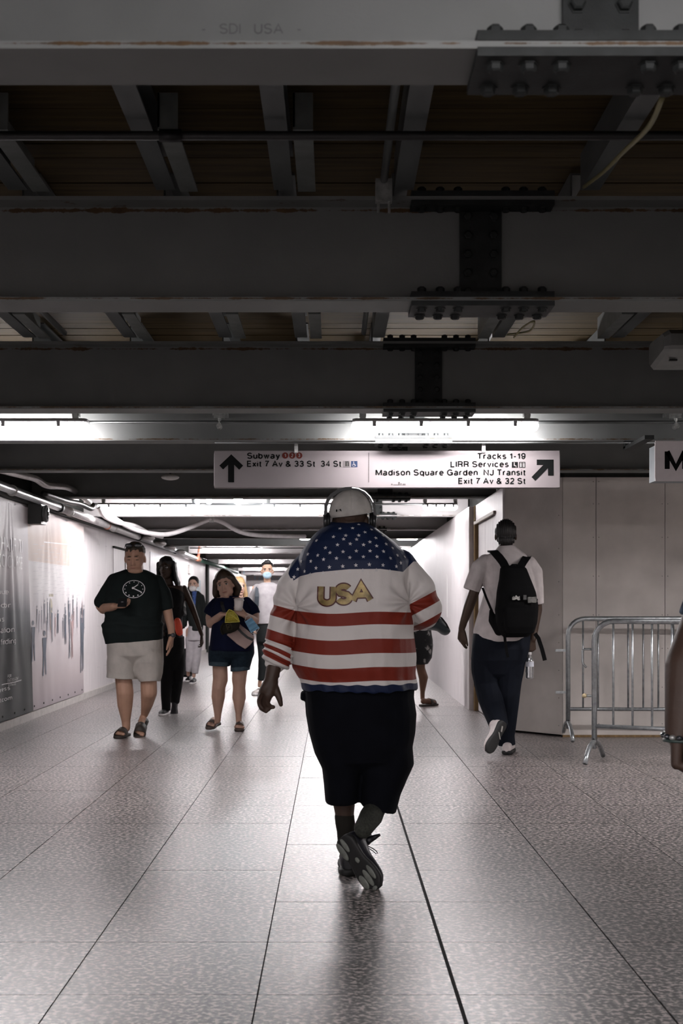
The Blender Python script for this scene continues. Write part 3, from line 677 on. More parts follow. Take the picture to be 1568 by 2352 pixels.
conduit(-.8,2.2,8.62,2.292,.006,'very thin rod along the lower edge of the lit beam above the sign')
def hanger(px,label):
    x=xx(px,8.55); g=G().box(x-.035,x+.035,8.55,8.60,2.45,2.53).cyl((x,8.57,2.39),(x,8.57,2.46),.012,8).box(x-.05,x+.05,8.60,8.72,2.475,2.50).cyl((x,8.53,2.395),(x,8.60,2.395),.018,10)
    tag(g.obj('beam_clamp',M_BRKT),label,'clamp')
hanger(503,'zinc clamp holding the nearest conduit midway between the two lamps'); hanger(1553,'zinc clamp holding the nearest conduit by the right picture edge')
for px,py,r,lb in ((453,1151,.035,'bulb'),(480,1151,.04,'bulb'),(547,1149,.055,'bulb')):
    pp=P3(px,py,15.3); rt=root('spot_bulb',pp,{453:'small round bulb next to the corridor mouth lamp',480:'second small round bulb, in a black holder on the corridor conduit',547:'brightest round bulb glowing below the sign arrow'}[px],'bulb')
    G().ell(pp,(r,r,r),u=14,v=10).obj('globe',M_BULB if px==547 else mat('dim_bulb',(.5,.6,.7),.3,emit=2.5,ecol=(.8,.92,1)),rt,True)
    G().cyl(pp+Vector((0,0,r*.8)),pp+Vector((0,0,r*.8+.05)),.02).cyl(pp+Vector((0,0,r)),Vector((pp.x,pp.y,2.868)),.006,8).obj('holder',M_PLASTIC,rt,True)

# ------------------------------------------------------------------ pipes and hoses along the left wall
pr=root('steam_pipe',(-3.0,20,2.27),'long shiny metal pipe running along the top of the banner wall','pipe')
P0=[(-3.0,y,2.315-.0075*(y-8)) for y in (6,11.5)]; G().tube([(-3.0,6,2.29),(-3.0,13.9,2.258)],.043,18).obj('pipe_run',M_PIPE,pr,True)
G().tube([(-3.0,14.0,2.258),(-3.0,19.6,2.235)],.047,18).obj('pipe_run',mat('wrapped_pipe',(.55,.53,.535),.35,metal=.4,bump=.0008,bscale=50),pr,True)
G().tube([(-3.0,19.7,2.235),(-3.0,27.9,2.20)],.043,18).obj('pipe_run',M_PIPE,pr,True)
G().tube([(-3.0,27.9,2.20),(-3.0,28.6,2.197)],.055,14).obj('pipe_coupling',M_ORANGE,pr,True)
G().tube([(-3.0,28.6,2.197),(-3.0,40,2.18)],.05,12).obj('pipe_run',mat('green_pipe',(.05,.12,.09),.5),pr,True)
for y,m in ((13.95,M_PLASTIC),(19.65,M_PLASTIC),(24.3,M_PLASTIC),(16.9,M_ORANGE),(11.9,M_OFFW),(14.5,M_OFFW),(17.4,M_OFFW)):
    G().tube([(-3.0,y-.04 if m is M_PLASTIC else y-.012,2.252-.0045*(y-14)),(-3.0,y+.04 if m is M_PLASTIC else y+.012,2.252-.0045*(y-14))],.053,16).obj('pipe_clamp',m,pr,True)
def lx(px,py,X): 
    Y=-X*FPX/(VX-px) if px<VX else None; return P3(px,py,Y)
M_FLEX=mat('flexible_steel_conduit',(.5,.48,.47),.3,metal=.7,bump=.003,bscale=25,stretch=(1,1,1))
cat_tube('flexible_conduit','ribbed flexible metal conduit snaking over the banner towards the lamp','conduit',[lx(-60,1060,2.9*-1*-1 if 0 else -2.9),lx(0,1079,-2.9),lx(48,1091,-2.88),lx(82,1100,-2.85),lx(108,1115,-2.8),lx(160,1121,-2.72),lx(205,1153,-2.7)],.032,M_FLEX,12)
YH=15.9
cat_tube('white_hose','thick white hose looping below the corridor mouth beams','hose',[P3(228,1163,15.6),P3(262,1190,15.8),P3(300,1212,16.3),P3(340,1224,16.6),P3(385,1227,16.9),P3(430,1214,17.1),P3(470,1197,17.2),P3(486,1193,17.2),P3(510,1199,17.3),P3(550,1221,17.6),P3(590,1229,17.9),P3(640,1231,18.2),P3(700,1232,18.6)],.031,M_HOSE,12)
cat_tube('white_hose','second white hose sagging behind the first, close to the metal pipe','hose',[P3(226,1165,15.4),P3(240,1186,15.5),P3(270,1200,15.9),P3(310,1208,16.5),P3(345,1226,17.5),P3(372,1233,18.5)],.028,M_HOSE,12)
g=G().cyl(P3(486,1180,17.2),P3(486,1197,17.2),.012,8).box(*[v for pr_ in (((P3(486,0,17.2).x-.03),(P3(486,0,17.2).x+.03)),(17.17,17.23),(P3(486,1196,17.2).z-.02,P3(486,1196,17.2).z+.05)) for v in pr_])
tag(g.obj('hose_clip',M_BRKT),'small metal clip holding the white hose at its crest','clip')
cat_tube('black_cable','black cable bundle tangled beside the corridor mouth lamp','cable',[lx(100,1133,-2.85),lx(150,1150,-2.8),lx(180,1156,-2.8),lx(208,1168,-2.75),lx(214,1160,-2.75)],.03,M_PLASTIC,8)
for (x0,y0,x1,y1,s,lb) in ((140,1135,172,1160,.035,'pale junction box between the conduits over the banner'),):
    c=lx((x0+x1)/2,(y0+y1)/2,-2.93); tag(G().obox(c,((1,0,0),(0,1,0),(0,0,1)),(.05,.35,.04)).obj('junction_box',M_OFFW),lb,'box')
for k,(px,py) in enumerate(((345,1235),(372,1248),(395,1258),(418,1268))):
    c=lx(px,py,-2.85); tag(G().ell(c+Vector((-.03,0,0)),(.10,.3,.05),u=10,v=7).obj('duct_fitting',mat('duct_fit',(.33,.31,.30),.4,metal=.5),None,True),['irregular metal fitting above the woman with braids, nearest of four','irregular metal fitting above the woman with braids, second of four','irregular metal fitting above the masked woman, third of four','irregular metal fitting above the masked woman, farthest of four'][k],'fitting')
cat_tube('orange_pipe','short orange vertical pipe rising from the orange coupling','pipe',[P3(455,1283,28),P3(457,1262,28),P3(458,1255,28)],.03,M_ORANGE,12)
# speaker on the banner wall
sp=root('wall_speaker',(-3.08,13.2,2.1),'black box speaker with a round horn fixed on the banner','speaker')
c=P3(77,1180,13.0)
G().box(-3.12,-2.985,13.02,13.24,2.02,2.235).obj('housing',mat('speaker_shell',(.03,.032,.03),.4),sp)
G().cyl((-3.0,13.12,2.13),(-2.955,13.12,2.13),.075,20,.09).cyl((-2.955,13.12,2.13),(-2.94,13.12,2.13),.09,20,.08).obj('horn',mat('horn_grey',(.12,.125,.125),.4),sp,True)
G().cyl((-2.94,13.12,2.13),(-2.937,13.12,2.13),.06,20).obj('horn_mouth',M_PLASTIC,sp,True)
G().cyl((-2.937,13.12,2.13),(-2.925,13.12,2.13),.018,12).obj('horn_core',M_OFFW,sp,True)
# smoke detector & access point
sd=root('smoke_detector',P3(391,1098,12.6),'white oval detector under the dark beam beside the sign','detector')
c=P3(391,1096,12.6); G().ell(c,(.09,.09,.03),u=20,v=9).obj('body',M_OFFW,sd,True); G().cyl(c,c+Vector((0,0,.44)),.012,10).obj('stem',M_PLASTIC,sd,True)
ap=root('access_point',(1.95,6.7,2.6),'grey wedge-shaped housing hanging by the right picture edge above the letter sign','box')
V=[P3(1495,828,6.75),P3(1496,841,6.75),P3(1600,846,6.75),P3(1600,820,6.75),P3(1519,811,6.45),P3(1522,820,6.45),P3(1640,826,6.45),P3(1640,762,6.45),P3(1532,762,6.45),P3(1500,790,6.9),P3(1620,780,6.9)]
x0,x1=xx(1496,6.8),xx(1640,6.8)
zt,zb=zz(762,6.6),zz(845,6.8)
g=G(); R=[]
for x,f in ((x0,.8),(x0+.025,1),(x1-.02,1),(x1,.8)):
    zc=(zt+zb)/2; prof=[(6.55,zt),(6.50,zt-.03),(6.50,zb+.06),(6.52,zb+.045),(6.86,zb),(6.9,zb+.02),(6.9,zt-.02),(6.86,zt)]
    R.append([(x,6.7+(a-6.7)*f,zc+(b-zc)*f) for a,b in prof])
g.rings(R); g.obj('shell',mat('shell_grey',(.16,.165,.16),.5),ap)
G().cyl(((x0+x1)/2,6.7,zt),((x0+x1)/2,6.7,2.72),.03,12).obj('stem',M_PLASTIC,ap,True)
G().box(x0+.06,x0+.1,6.66,6.68,zb+.012,zb+.02).obj('vent_slot',M_PLASTIC,ap)

# ------------------------------------------------------------------ signs
def printer(parent,y,px0=0,py0=0):
    """flat print on a board that faces the camera at depth y, traced in photograph pixels"""
    def pr(name,V2F,m,h=.0012):
        V,F=V2F; F=[tuple(f) for f in F]
        W,Fo=slab(V,F,lambda a,b,hh:(xx(a,y),y-hh,zz(-b,y)),h)
        return mk(name,W,Fo,m,parent)
    return pr
YS=8.75
sg=root('direction_sign',(xx(888,YS),YS,zz(1078,YS)),'long white direction sign with arrows hanging from the lit beam','sign')
G().cbox(xx(491,YS),xx(1286,YS),YS,YS+.05,zz(1121,YS),zz(1035,YS),.004).obj('board',M_SIGN,sg)
pr=printer(sg,YS-.0005)
T=lambda s,x0,x1,b,cap=14.5,off=.02: fit_text(s,x0,x1,-b,cap,off)
pr('lettering',T('Subway',567,643,1054),M_BLACK)
pr('lettering',T('Exit 7 Av & 33 St',567,724,1072.5),M_BLACK); pr('lettering',T('34 St',736,784,1072.5),M_BLACK)
pr('lettering',T('Tracks 1-19',1095,1207,1055),M_BLACK); pr('lettering',T('LIRR Services',1034,1168,1073.5),M_BLACK)
pr('lettering',T('Madison Square Garden',862,1097,1092.5),M_BLACK); pr('lettering',T('NJ Transit',1110,1207,1092.5),M_BLACK)
pr('lettering',T('Exit 7 Av & 32 St',1052,1207,1112),M_BLACK)
Z=lambda L,ox,oy=1010,k=3.7333: poly2d([(ox+a/k,-(oy+b/k)) for a,b in L][::-1])
pr('arrow',Z([(190,125),(88,222),(120,255),(163,215),(163,365),(215,365),(215,215),(258,258),(292,222)],480),M_BLACK)
pr('arrow',Z([(1315,170),(1315,217),(1370,217),(1270,320),(1303,353),(1410,245),(1412,308),(1460,308),(1460,170)],880),M_BLACK)
for i,d in enumerate('123'):
    cx=654.7+16.1*i; pr('route_bullet',disc2d(cx,-1046.3,7.2,24),M_SRED); pr('route_number',T(d,cx-2.2,cx+2.2,1050.4,8.5),M_SWHITE,.002)
pr('divider',poly2d([(845.8,-1108),(846.8,-1108),(846.8,-1040),(845.8,-1040)]),M_BLACK)
sq=lambda a,b,c,d: poly2d([(a,-d),(c,-d),(c,-b),(a,-b)])
pr('access_symbol',sq(806,1059,820.5,1073),M_SBLUE)
pr('symbol_mark',join2d([disc2d(812,-1061.5,1.4,10),sq(811.3,1063,812.8,1068),sq(811.3,1065,815,1066),sq(812,1067,816.5,1068.2),sq(815.5,1068,816.8,1071),ring2d(812,-1068.5,2.6,3.5,20)]),M_SWHITE,.002)
pr('elevator_symbol',sq(787,1058.5,803,1073.5),mat('worn_symbol',(.10,.09,.09),.6))
pr('symbol_mark',join2d([sq(793,1062,795,1071),sq(796,1060,797.5,1071),sq(799,1062,801,1071),sq(792,1060,801,1061.5)]),M_BLACK,.002)
pr('waiting_symbol',sq(1175,1061,1189,1074.5),M_BLACK); pr('symbol_mark',join2d([disc2d(1180.5,-1063.5,1.3,10),poly2d([(1179.5,-1070),(1181.5,-1070),(1181.5,-1065),(1179.5,-1065)]),sq(1180,1069,1185,1070.5),sq(1184,1070,1185.3,1073.5)]),M_SWHITE,.002)
pr('restroom_symbol',sq(1192,1061,1206,1074.5),M_BLACK); pr('symbol_mark',join2d([disc2d(1195.5,-1063.5,1.3,10),sq(1194,1065,1197,1073),disc2d(1202.5,-1063.5,1.3,10),sq(1201,1065,1204,1073),sq(1198.8,1062,1199.3,1073.5)]),M_SWHITE,.002)
ms=mat('scuff',(.05,.045,.045),.7)
pr('scuff',join2d([sq(898,1111,901,1114),sq(903,1113,915,1114),sq(914,1107,918,1114),sq(919,1110,922,1114),sq(924,1111,931,1114.5)]),ms)
for px in (680,1110):
    G().box(xx(px-4,YS),xx(px+4,YS),YS-.012,YS+.03,zz(1040,YS),HB-.001).obj('hanging_tab',M_BRKT,sg)
Y2=8.0
s2=root('letter_sign',(xx(1620,Y2),Y2,2.1),'white sign showing a large black letter M at the right picture edge','sign')
G().cbox(xx(1504,Y2),xx(1900,Y2),Y2,Y2+.012,zz(1105,Y2),zz(1012,Y2),.003).obj('board',mat('lit_tone_sign_face',(.50,.45,.46),.5,var=.05),s2)  # face colour lightened in place of light that misses this sign
G().box(xx(1506,Y2),xx(1898,Y2),Y2+.012,Y2+.17,zz(1104,Y2),zz(1022,Y2)).obj('sign_box',M_SIGNSIDE,s2)
pr2=printer(s2,Y2-.0005); pr2('lettering',fit_text('Madison',1526,1800,-1082.5,51,.02,.21),M_BLACK)
for px in (1500,1850): G().box(xx(px,Y2)-.03,xx(px,Y2)+.03,Y2+.10,BY[3]+.06,2.25,2.275).box(xx(px,Y2)-.03,xx(px,Y2)+.03,BY[3]+.0,BY[3]+.06,2.26,HB-.001).obj('hanging_arm',M_SPLICE,s2)
Y3=44
s3=root('direction_sign',(-2.2,Y3,2.0),'pale distant direction sign beside the masked man\'s head','sign')
G().box(-3.0,.4,Y3,Y3+.08,zz(1347,Y3),zz(1322,Y3)).obj('board',M_SIGN,s3)

for x_ in (-2.8,.2): G().cyl((x_,Y3+.04,zz(1322,Y3)),(x_,Y3+.04,2.862),.015,8).obj('hanging_rod',M_PLASTIC,s3,True)
pr3=printer(s3,Y3-.001); gr=mat('far_print',(.12,.2,.24),.6)
pr3('lettering',fit_text('Exit 7 Av & 33 St',594,672,-1332,7,.02),gr,.004); pr3('arrow',sq(584,1323,586.5,1331),gr,.004)
s4=root('direction_sign',(-2.2,43,2.3),'upper pale distant sign above the other distant sign','sign')
G().box(-3.1,-.6,43,43.08,zz(1320,43),zz(1307,43)).obj('board',M_SIGN,s4)
for x_ in (-2.9,-.8): G().cyl((x_,43.04,zz(1307,43)),(x_,43.04,2.862),.015,8).obj('hanging_rod',M_PLASTIC,s4,True)
printer(s4,42.99)('arrow',sq(559,1311,561,1318),gr,.004)
for y,z0,z1,lb,m in ((27.6,1.86,2.05,'small grey box high on the far banner wall','x'),(29.2,1.3,1.75,'bluish poster on the far banner wall above the masked woman','y')):
    tag(G().box(XL+.001,XL+.05,y,y+ (.7 if m=='y' else .5),z0,z1).obj('wall_box' if m=='x' else 'poster',M_OFFW if m=='x' else mat('poster_blue',(.35,.42,.46),.5,var=.4,scale=9)),lb,'box' if m=='x' else 'poster')
tag(G().box(XL+.003,XL+.007,21.9,25.8,.35,2.1).obj('poster',mat('pale_poster',(.66,.68,.74),.45,var=.1,scale=3,stretch=(3,3,.5))),'pale bluish banner behind the woman with braids','banner')

# ------------------------------------------------------------------ vinyl banner
BY0,BY1,BZ0,BZ1=10.6,15.95,.085,2.20
def banner_pt(y,z,h=0.):
    t=(z-BZ0)/(BZ1-BZ0)
    # folds fan down from a few pinned points along the top edge
    f=.006*math.sin(5.1*y+1.3*math.sin(3*t))*math.sin(math.pi*t)
    for (y0,am,sp) in ((11.3,.010,1.1),(12.25,.012,.8),(13.9,.006,1.3),(15.1,.005,.9)):
        u=(y-y0)/(.10+sp*(1-t)); 
        if abs(u)<1: f+=am*math.sin(u*9+y0)*(1-u*u)*(.35+.65*math.sin(math.pi*min(1,t*1.05)))
    f+=.0025*math.sin(17*y+5*t)*math.sin(7*t+y)
    return (XL+.028+f+h, y, z)
def banner_mat():
    m=bpy.data.materials.new('banner_vinyl'); m.use_nodes=True; nt=m.node_tree; N=nt.nodes; L=nt.links; p=N['Principled BSDF']
    gm=N.new('ShaderNodeNewGeometry'); sx=N.new('ShaderNodeSeparateXYZ'); L.new(gm.outputs['Position'],sx.inputs[0])
    zr=N.new('ShaderNodeMapRange'); zr.inputs[1].default_value=BZ0; zr.inputs[2].default_value=BZ1; L.new(sx.outputs[2],zr.inputs[0])
    n1=N.new('ShaderNodeTexNoise'); n1.inputs['Scale'].default_value=2.2; mp=N.new('ShaderNodeMapping'); mp.inputs['Scale'].default_value=(1,4,.5); L.new(gm.outputs['Position'],mp.inputs[0]); L.new(mp.outputs[0],n1.inputs['Vector'])
    ad=N.new('ShaderNodeMath'); ad.operation='MULTIPLY_ADD'; L.new(n1.outputs['Fac'],ad.inputs[0]); ad.inputs[1].default_value=.10; L.new(zr.outputs[0],ad.inputs[2])
    d=N.new('ShaderNodeValToRGB'); L.new(ad.outputs[0],d.inputs[0]); e=d.color_ramp.elements
    e[0].position=.36; e[0].color=(.005,.008,.009,1); e[1].position=.72; e[1].color=(.62,.565,.58,1)
    for ps,c in ((.45,(.02,.028,.033,1)),(.54,(.11,.115,.13,1)),(.62,(.36,.34,.36,1))): q=e.new(ps); q.color=c
    r=N.new('ShaderNodeValToRGB'); L.new(zr.outputs[0],r.inputs[0]); e=r.color_ramp.elements
    e[0].position=0; e[0].color=(.36,.31,.33,1); e[1].position=1; e[1].color=(.74,.66,.65,1)
    for ps,c in ((.12,(.48,.42,.43,1)),(.3,(.62,.56,.575,1)),(.44,(.60,.56,.585,1)),(.60,(.72,.69,.70,1)),(.735,(.70,.665,.67,1)),(.74,(.60,.49,.44,1)),(.86,(.63,.50,.44,1)),(.93,(.70,.60,.57,1))): q=e.new(ps); q.color=c
    # boundary between the two prints
    bz=N.new('ShaderNodeMath'); bz.operation='MULTIPLY_ADD'; L.new(sx.outputs[2],bz.inputs[0]); bz.inputs[1].default_value=.13; L.new(sx.outputs[1],bz.inputs[2])
    g=N.new('ShaderNodeMapRange'); g.inputs[1].default_value=13.27; g.inputs[2].default_value=13.29; L.new(bz.outputs[0],g.inputs[0])
    mx=N.new('ShaderNodeMix'); mx.data_type='RGBA'; L.new(g.outputs[0],mx.inputs[0]); L.new(d.outputs[0],mx.inputs[6]); L.new(r.outputs[0],mx.inputs[7])
    L.new(mx.outputs[2],p.inputs['Base Color']); p.inputs['Roughness'].default_value=.5; p.inputs['Specular IOR Level'].default_value=.3
    return m
bn=root('vinyl_banner',(XL,13,1),'creased vinyl banner printed with a station concourse, hung on the white wall','banner')
ny,nz=260,60; V=[];F=[]
for i in range(ny+1):
    for j in range(nz+1):
        y=BY0+(BY1-BY0)*i/ny; t=j/nz; zt=BZ1-.02+.012*math.sin(5*y)+.008*math.sin(13*y); z=BZ0+(zt-BZ0)*t
        if y>BY1-.25: y-= .02*math.sin(t*7)
        V.append(banner_pt(y,z))
for i in range(ny):
    for j in range(nz): a=i*(nz+1)+j; F.append((a,a+nz+1,a+nz+2,a+1))
mk('sheet',V,F,banner_mat(),bn,True)
def bprint(name,V2F,m,step=.05,kind=None,h=.004):
    V,F=dice2d(*V2F,step); W=[banner_pt(a,b,h) for a,b in V]; o=mk(name,W,F,m,bn)
    if kind: o['kind']=kind
    return o
def bpx(px,py):   # photograph pixel -> banner coordinates (y along the wall, z)
    Y=-(XL+.03)*FPX/(VX-px); return (Y, CAMH+(VY-py)*Y/FPX)
def btext(s,x0,x1,py,cap,m,x_ref=None):
    (ya,z)=bpx(x0,py); (yb,_)=bpx(x1,py); V,F=fit_text(s,ya,yb,z,cap,.01); bprint('lettering',(V,F),m,.04)
mt=mat('banner_white_ink',(.74,.72,.72),.4); mtf=mat('banner_pale_ink',(.80,.76,.77),.4)
btext('BETTER HALF TI',-60,51,1254,.14,mtf); btext('CONCOURSE',-2,52,1302,.125,mtf)
btext('ommute',-24,20,1364,.05,mt); btext('wider corridor',-80,23,1397,.05,mt); btext('platforms',-55,8,1431,.05,mt)
btext('clear circulation',-74,29,1461,.055,mt); btext('signs, and wayfinding',-90,34,1493,.055,mt)
btext('FOR',18,24,1557,.03,mt); btext('EAST END GATEWAY',18,42,1567,.032,mt); btext('ENTRANCE',19,35,1577,.022,mt)
btext('Follow our Progress',-90,22,1614,.04,mt); btext('AModernLI.com',-60,26,1632,.04,mt)
y,z=bpx(5,1574); bprint('rule',poly2d([(y,z),(y+.75,z+.0),(y+.75,z+.008),(y,z+.008)]),mt,.1)
# printed crowd and ceiling pattern
fig=[];pink=[];pale=[]
def person2d(x,yt,yb,w,lst,legs=True):
    (Y,zt)=bpx(x,yt); (_,zb)=bpx(x,yb); H=zt-zb; W=w*Y/FPX*7.0
    lst.append(disc2d(Y,zt-.06*H,W*.16,10,.06*H))
    lst.append(poly2d([(Y-W*.2,zb+H*.48),(Y+W*.2,zb+H*.48),(Y+W*.3,zb+H*.84),(Y-W*.28,zb+H*.84)]))
    lst.append(poly2d([(Y-W*.28,zb),(Y-W*.14,zb),(Y+W*.02,zb+H*.5),(Y-W*.2,zb+H*.5)])); lst.append(poly2d([(Y+W*.16,zb+.02*H),(Y+W*.3,zb+.02*H),(Y+W*.2,zb+H*.5),(Y,zb+H*.5)]))
person2d(76,1425,1520,8,fig); person2d(101,1448,1552,9,fig); person2d(187,1395,1545,7,fig); person2d(190,1400,1540,5,fig)
person2d(158,1405,1512,5,fig); person2d(166,1410,1512,5,pink); person2d(133,1400,1455,3,fig); person2d(121,1395,1475,3,fig); person2d(150,1400,1480,3,fig)
rs=random.Random(3)
for k in range(34):
    x=rs.uniform(82,192); b=rs.uniform(1425,1470); person2d(x,b-rs.uniform(45,60),b,rs.uniform(1.6,3),rs.choice([fig,fig,pale,pink]))
bprint('printed_crowd',join2d(fig),mat('ink_slate',(.07,.09,.13),.4,var=.4,scale=8),.06,'stuff')
bprint('printed_crowd',join2d(pink),mat('ink_rose',(.42,.27,.27),.4,var=.3,scale=8),.06,'stuff',.0048)
bprint('printed_crowd',join2d(pale),mat('ink_grey',(.26,.26,.30),.4,var=.3,scale=8),.06,'stuff',.0033)
clk=[]; (cy_,cz_)=bpx(118,1395); clk.append(disc2d(cy_,cz_,.09,16,.10)); clk.append(poly2d([(cy_-.12,cz_+.12),(cy_+.12,cz_+.12),(cy_+.12,cz_+.15),(cy_-.12,cz_+.15)])); clk.append(poly2d([(cy_-.06,cz_-.25),(cy_+.06,cz_-.25),(cy_+.05,cz_),(cy_-.05,cz_)]))
bprint('printed_column',join2d(clk),mat('ink_olive',(.36,.31,.22),.4,var=.4,scale=12),.05,None,.0035)
pat=[]
for r_ in range(13):
    zc=1.30+.036*r_+.0006*r_*r_; n=8
    for k in range(n):
        y0=13.25+(k+.5*(r_%2))*.32; w=.2
        if y0+w<15.8: pat.append(poly2d([(y0,zc),(y0+w,zc+.008),(y0+w,zc+.012),(y0,zc+.004)]))
bprint('ceiling_pattern',join2d(pat),mat('ink_pale_lines',(.52,.50,.52),.4),.1,'stuff')
ln_=[]
for (x0,y0,x1,y1) in ((150,1250,172,1257),(100,1245,150,1250),(118,1250,116,1292),(140,1255,136,1290)):
    a=bpx(x0,y0); b=bpx(x1,y1)
    w=.006
    ln_.append(poly2d([(a[0],a[1]-w),(b[0]+w,b[1]-w),(b[0]+w,b[1]+w),(a[0],a[1]+w)]))
bprint('printed_joints',join2d(ln_),mtf,.1,'stuff')
gg=G()
for k in range(12):
    y=11.2+k*.42; 
    c=Vector(banner_pt(y,.13)); gg.cyl(c,c+Vector((.006,0,0)),.010,10)
tag(gg.obj('eyelets',M_DARK,bn),kind='stuff')

# ------------------------------------------------------------------ crowd barriers
def barrier(p,ang,label,spacing,n,hook):
    b=root('crowd_barrier',(p[0],p[1],0),label,'barrier')
    d=Vector((math.cos(ang),math.sin(ang),0)); q=Vector((-d.y,d.x,0)); O=Vector((p[0],p[1],0)); Lb=spacing*n; up=Vector((0,0,1))
    pts=[O+up*.13,O+up*.92]
    for k in range(1,7): t=math.pi/2*k/6; pts.append(O+up*(.92+.15*math.sin(t))+d*(.15*(1-math.cos(t))))
    pts.append(O+d*(Lb-.15)+up*1.07)
    for k in range(1,7): t=math.pi/2*k/6; pts.append(O+d*(Lb-.15+.15*math.sin(t))+up*(.92+.15*math.cos(t)))
    pts.append(O+d*Lb+up*.13)
    G().tube(pts,.021,14).obj('frame',M_GALV,b,True)
    G().tube([O+up*.272,O+d*Lb+up*.272],.016,12).obj('bottom_rail',M_GALV,b,True)
    for k in range(1,n):
        a=O+d*(spacing*k)
        G().tube([a+up*.272,a+up*1.07],.0085,10).obj('bar',M_GALV,b,True)
    for e in (O,O+d*Lb):
        fp=[]
        for k in range(13):
            t=k/12; s=(t-.5)*2; fp.append(e+q*(.27*s)+up*(.135*(1-abs(s)**2.2)+.0)+up*.018*(1 if abs(s)<1 else 1))
        G().tube(fp,.019,12).obj('foot',M_GALV,b,True)
        G().cyl(e+up*.10,e+up*.26,.016,12).obj('foot_socket',M_GALV,b,True)
        G().cyl(e-q*.024+up*.17,e-q*.018+up*.17,.008,8).obj('bolt',M_PLASTIC,b)
    if hook:
        h=[O-d*0+up*.855,O-d*.075+up*.855,O-d*.09+up*.84,O-d*.09+up*.76,O-d*.085+up*.74,O-d*.06+up*.715]
        G().tube(h,.009,10).obj('hook',M_GALV,b,True)
        G().tube([O+up*.50,O-d*.07+up*.50],.009,10).obj('hook',M_GALV,b,True)
        tag(G().ell(O-d*.075+up*.5,(.02,.02,.018),u=10,v=7).obj('tape_scrap',mat('tape',(.62,.5,.3),.6),b,True),'pale yellow tape scrap')
    else:
        for z in (.79,.42):
            G().obox(O-d*.055+up*z,(d,q,up),(.055,.006,.011)).obj('lug',M_GALV,b)
    return b
barrier((1.986,9.66),math.radians(-26),'front metal crowd barrier standing at an angle, its curved feet on the tiles',.145,14,True)
barrier((2.075,11.22),math.radians(-1.5),'rear metal crowd barrier parallel to the grey wall panels',.132,15,False)
# ------------------------------------------------------------------ people
def skinmat(n,c): return mat(n,c,.5,var=.10,scale=9,bump=.0006,bscale=90,spec=.35)
S_FAIR=skinmat('skin_tanned',(.46,.27,.19)); S_PINK=skinmat('skin_fair',(.56,.35,.27)); S_DARK=skinmat('skin_deep_brown',(.05,.028,.018)); S_DK2=skinmat('skin_brown',(.15,.075,.045)); S_DK3=skinmat('skin_dark',(.055,.032,.023))
H_BLACK=mat('hair_black',(.012,.011,.011),.5,var=.4,scale=60,stretch=(1,1,.2),bump=.002,bscale=120)
H_BROWN=mat('hair_dark_brown',(.045,.028,.018),.5,var=.4,scale=50,stretch=(1,1,.15),bump=.002,bscale=110)
H_BLOND=mat('hair_blond',(.42,.27,.13),.5,var=.3,scale=50,stretch=(1,1,.15),bump=.002,bscale=110)
EYEW=mat('eye_white',(.55,.53,.5),.2,var=0); EYED=mat('eye_dark',(.01,.008,.006),.15,var=0)
LIP=mat('lip_tone',(.33,.13,.10),.45); LIPD=mat('lip_dark',(.10,.045,.04),.45); BROW=mat('brow_hair',(.03,.02,.014),.7)

class Fig:
    def __init__(s,D,px,label,base=None):
        s.D=D; s.k=D/FPX; s.r=root('person',(xx(px,D),D,0),label,'person'); s.B=Blob()
    def P(s,px,py,dy=0): return P3(px,py,s.D+dy)
    def ch(s,pts,B=None,flat=False):
        """limb: (px,py,dy[m],r[px]) joints"""
        (B or s.B).chain([(s.P(a,b,c),r*s.k) for a,b,c,r in pts],flat); return s
    def sil(s,rows,B=None,n=2.4,seg=32):
        """trunk from its outline: (py,xl,xr,half depth[m],dy[m])"""
        R=[]
        for row in rows:
            py,xl,xr,hd,dy=row[:5]; tl=row[5] if len(row)>5 else 0
            c=s.P((xl+xr)/2,py,dy); rx=(xr-xl)/2*s.k; r=[]
            for i in range(seg):
                t=2*math.pi*i/seg; ct,st=math.cos(t),math.sin(t)
                r.append(c+Vector((rx*math.copysign(abs(ct)**(2/n),ct), hd*math.copysign(abs(st)**(2/n),st), tl*s.k*ct)))
            R.append(r)
        (B or s.B).rings(R); return s
    def body(s,m,vox=.006,it=6): return s.B.build('body',m,vox,it,s.r)

def frame(F,roll=0.):
    F=Vector(F).normalized(); X=F.cross(Vector((0,0,1))).normalized(); U=X.cross(F).normalized()
    q=Matrix.Rotation(roll,3,F); return q@X,F,q@U
def head(B,c,F,k=1.,roll=0.,wide=1.,jaw=1.):
    """face, ears, nose and skull; returns a map from head coordinates (x, forward, up) to the world"""
    X,Fv,U=frame(F,roll); c=Vector(c)
    hp=lambda x,f,u: c+(X*x+Fv*f+U*u)*k
    def e(x,f,u,rx,rf,ru): B.ell(hp(x,f,u),(rx*k*wide,rf*k,ru*k),(X,Fv,U),18,12)
    e(0,-.012,.035,.077,.096,.086); e(0,.02,-.02,.066,.078,.085); e(0,.034,-.07,.054*jaw,.052,.042); e(0,.068,-.098,.021,.017,.016)
    for s in (-1,1):
        e(s*.034,.062,-.025,.024,.022,.022); e(s*.079,-.008,-.012,.009,.019,.031); e(s*.012,.098,-.034,.009,.010,.008); e(s*.03,.083,.030,.027,.011,.008)
    B.cone(hp(0,.088,.012),.009*k,hp(0,.108,-.028),.0125*k)
    e(0,.092,-.058,.023,.008,.0055); e(0,.090,-.068,.019,.008,.006)
    return hp,(X,Fv,U),k
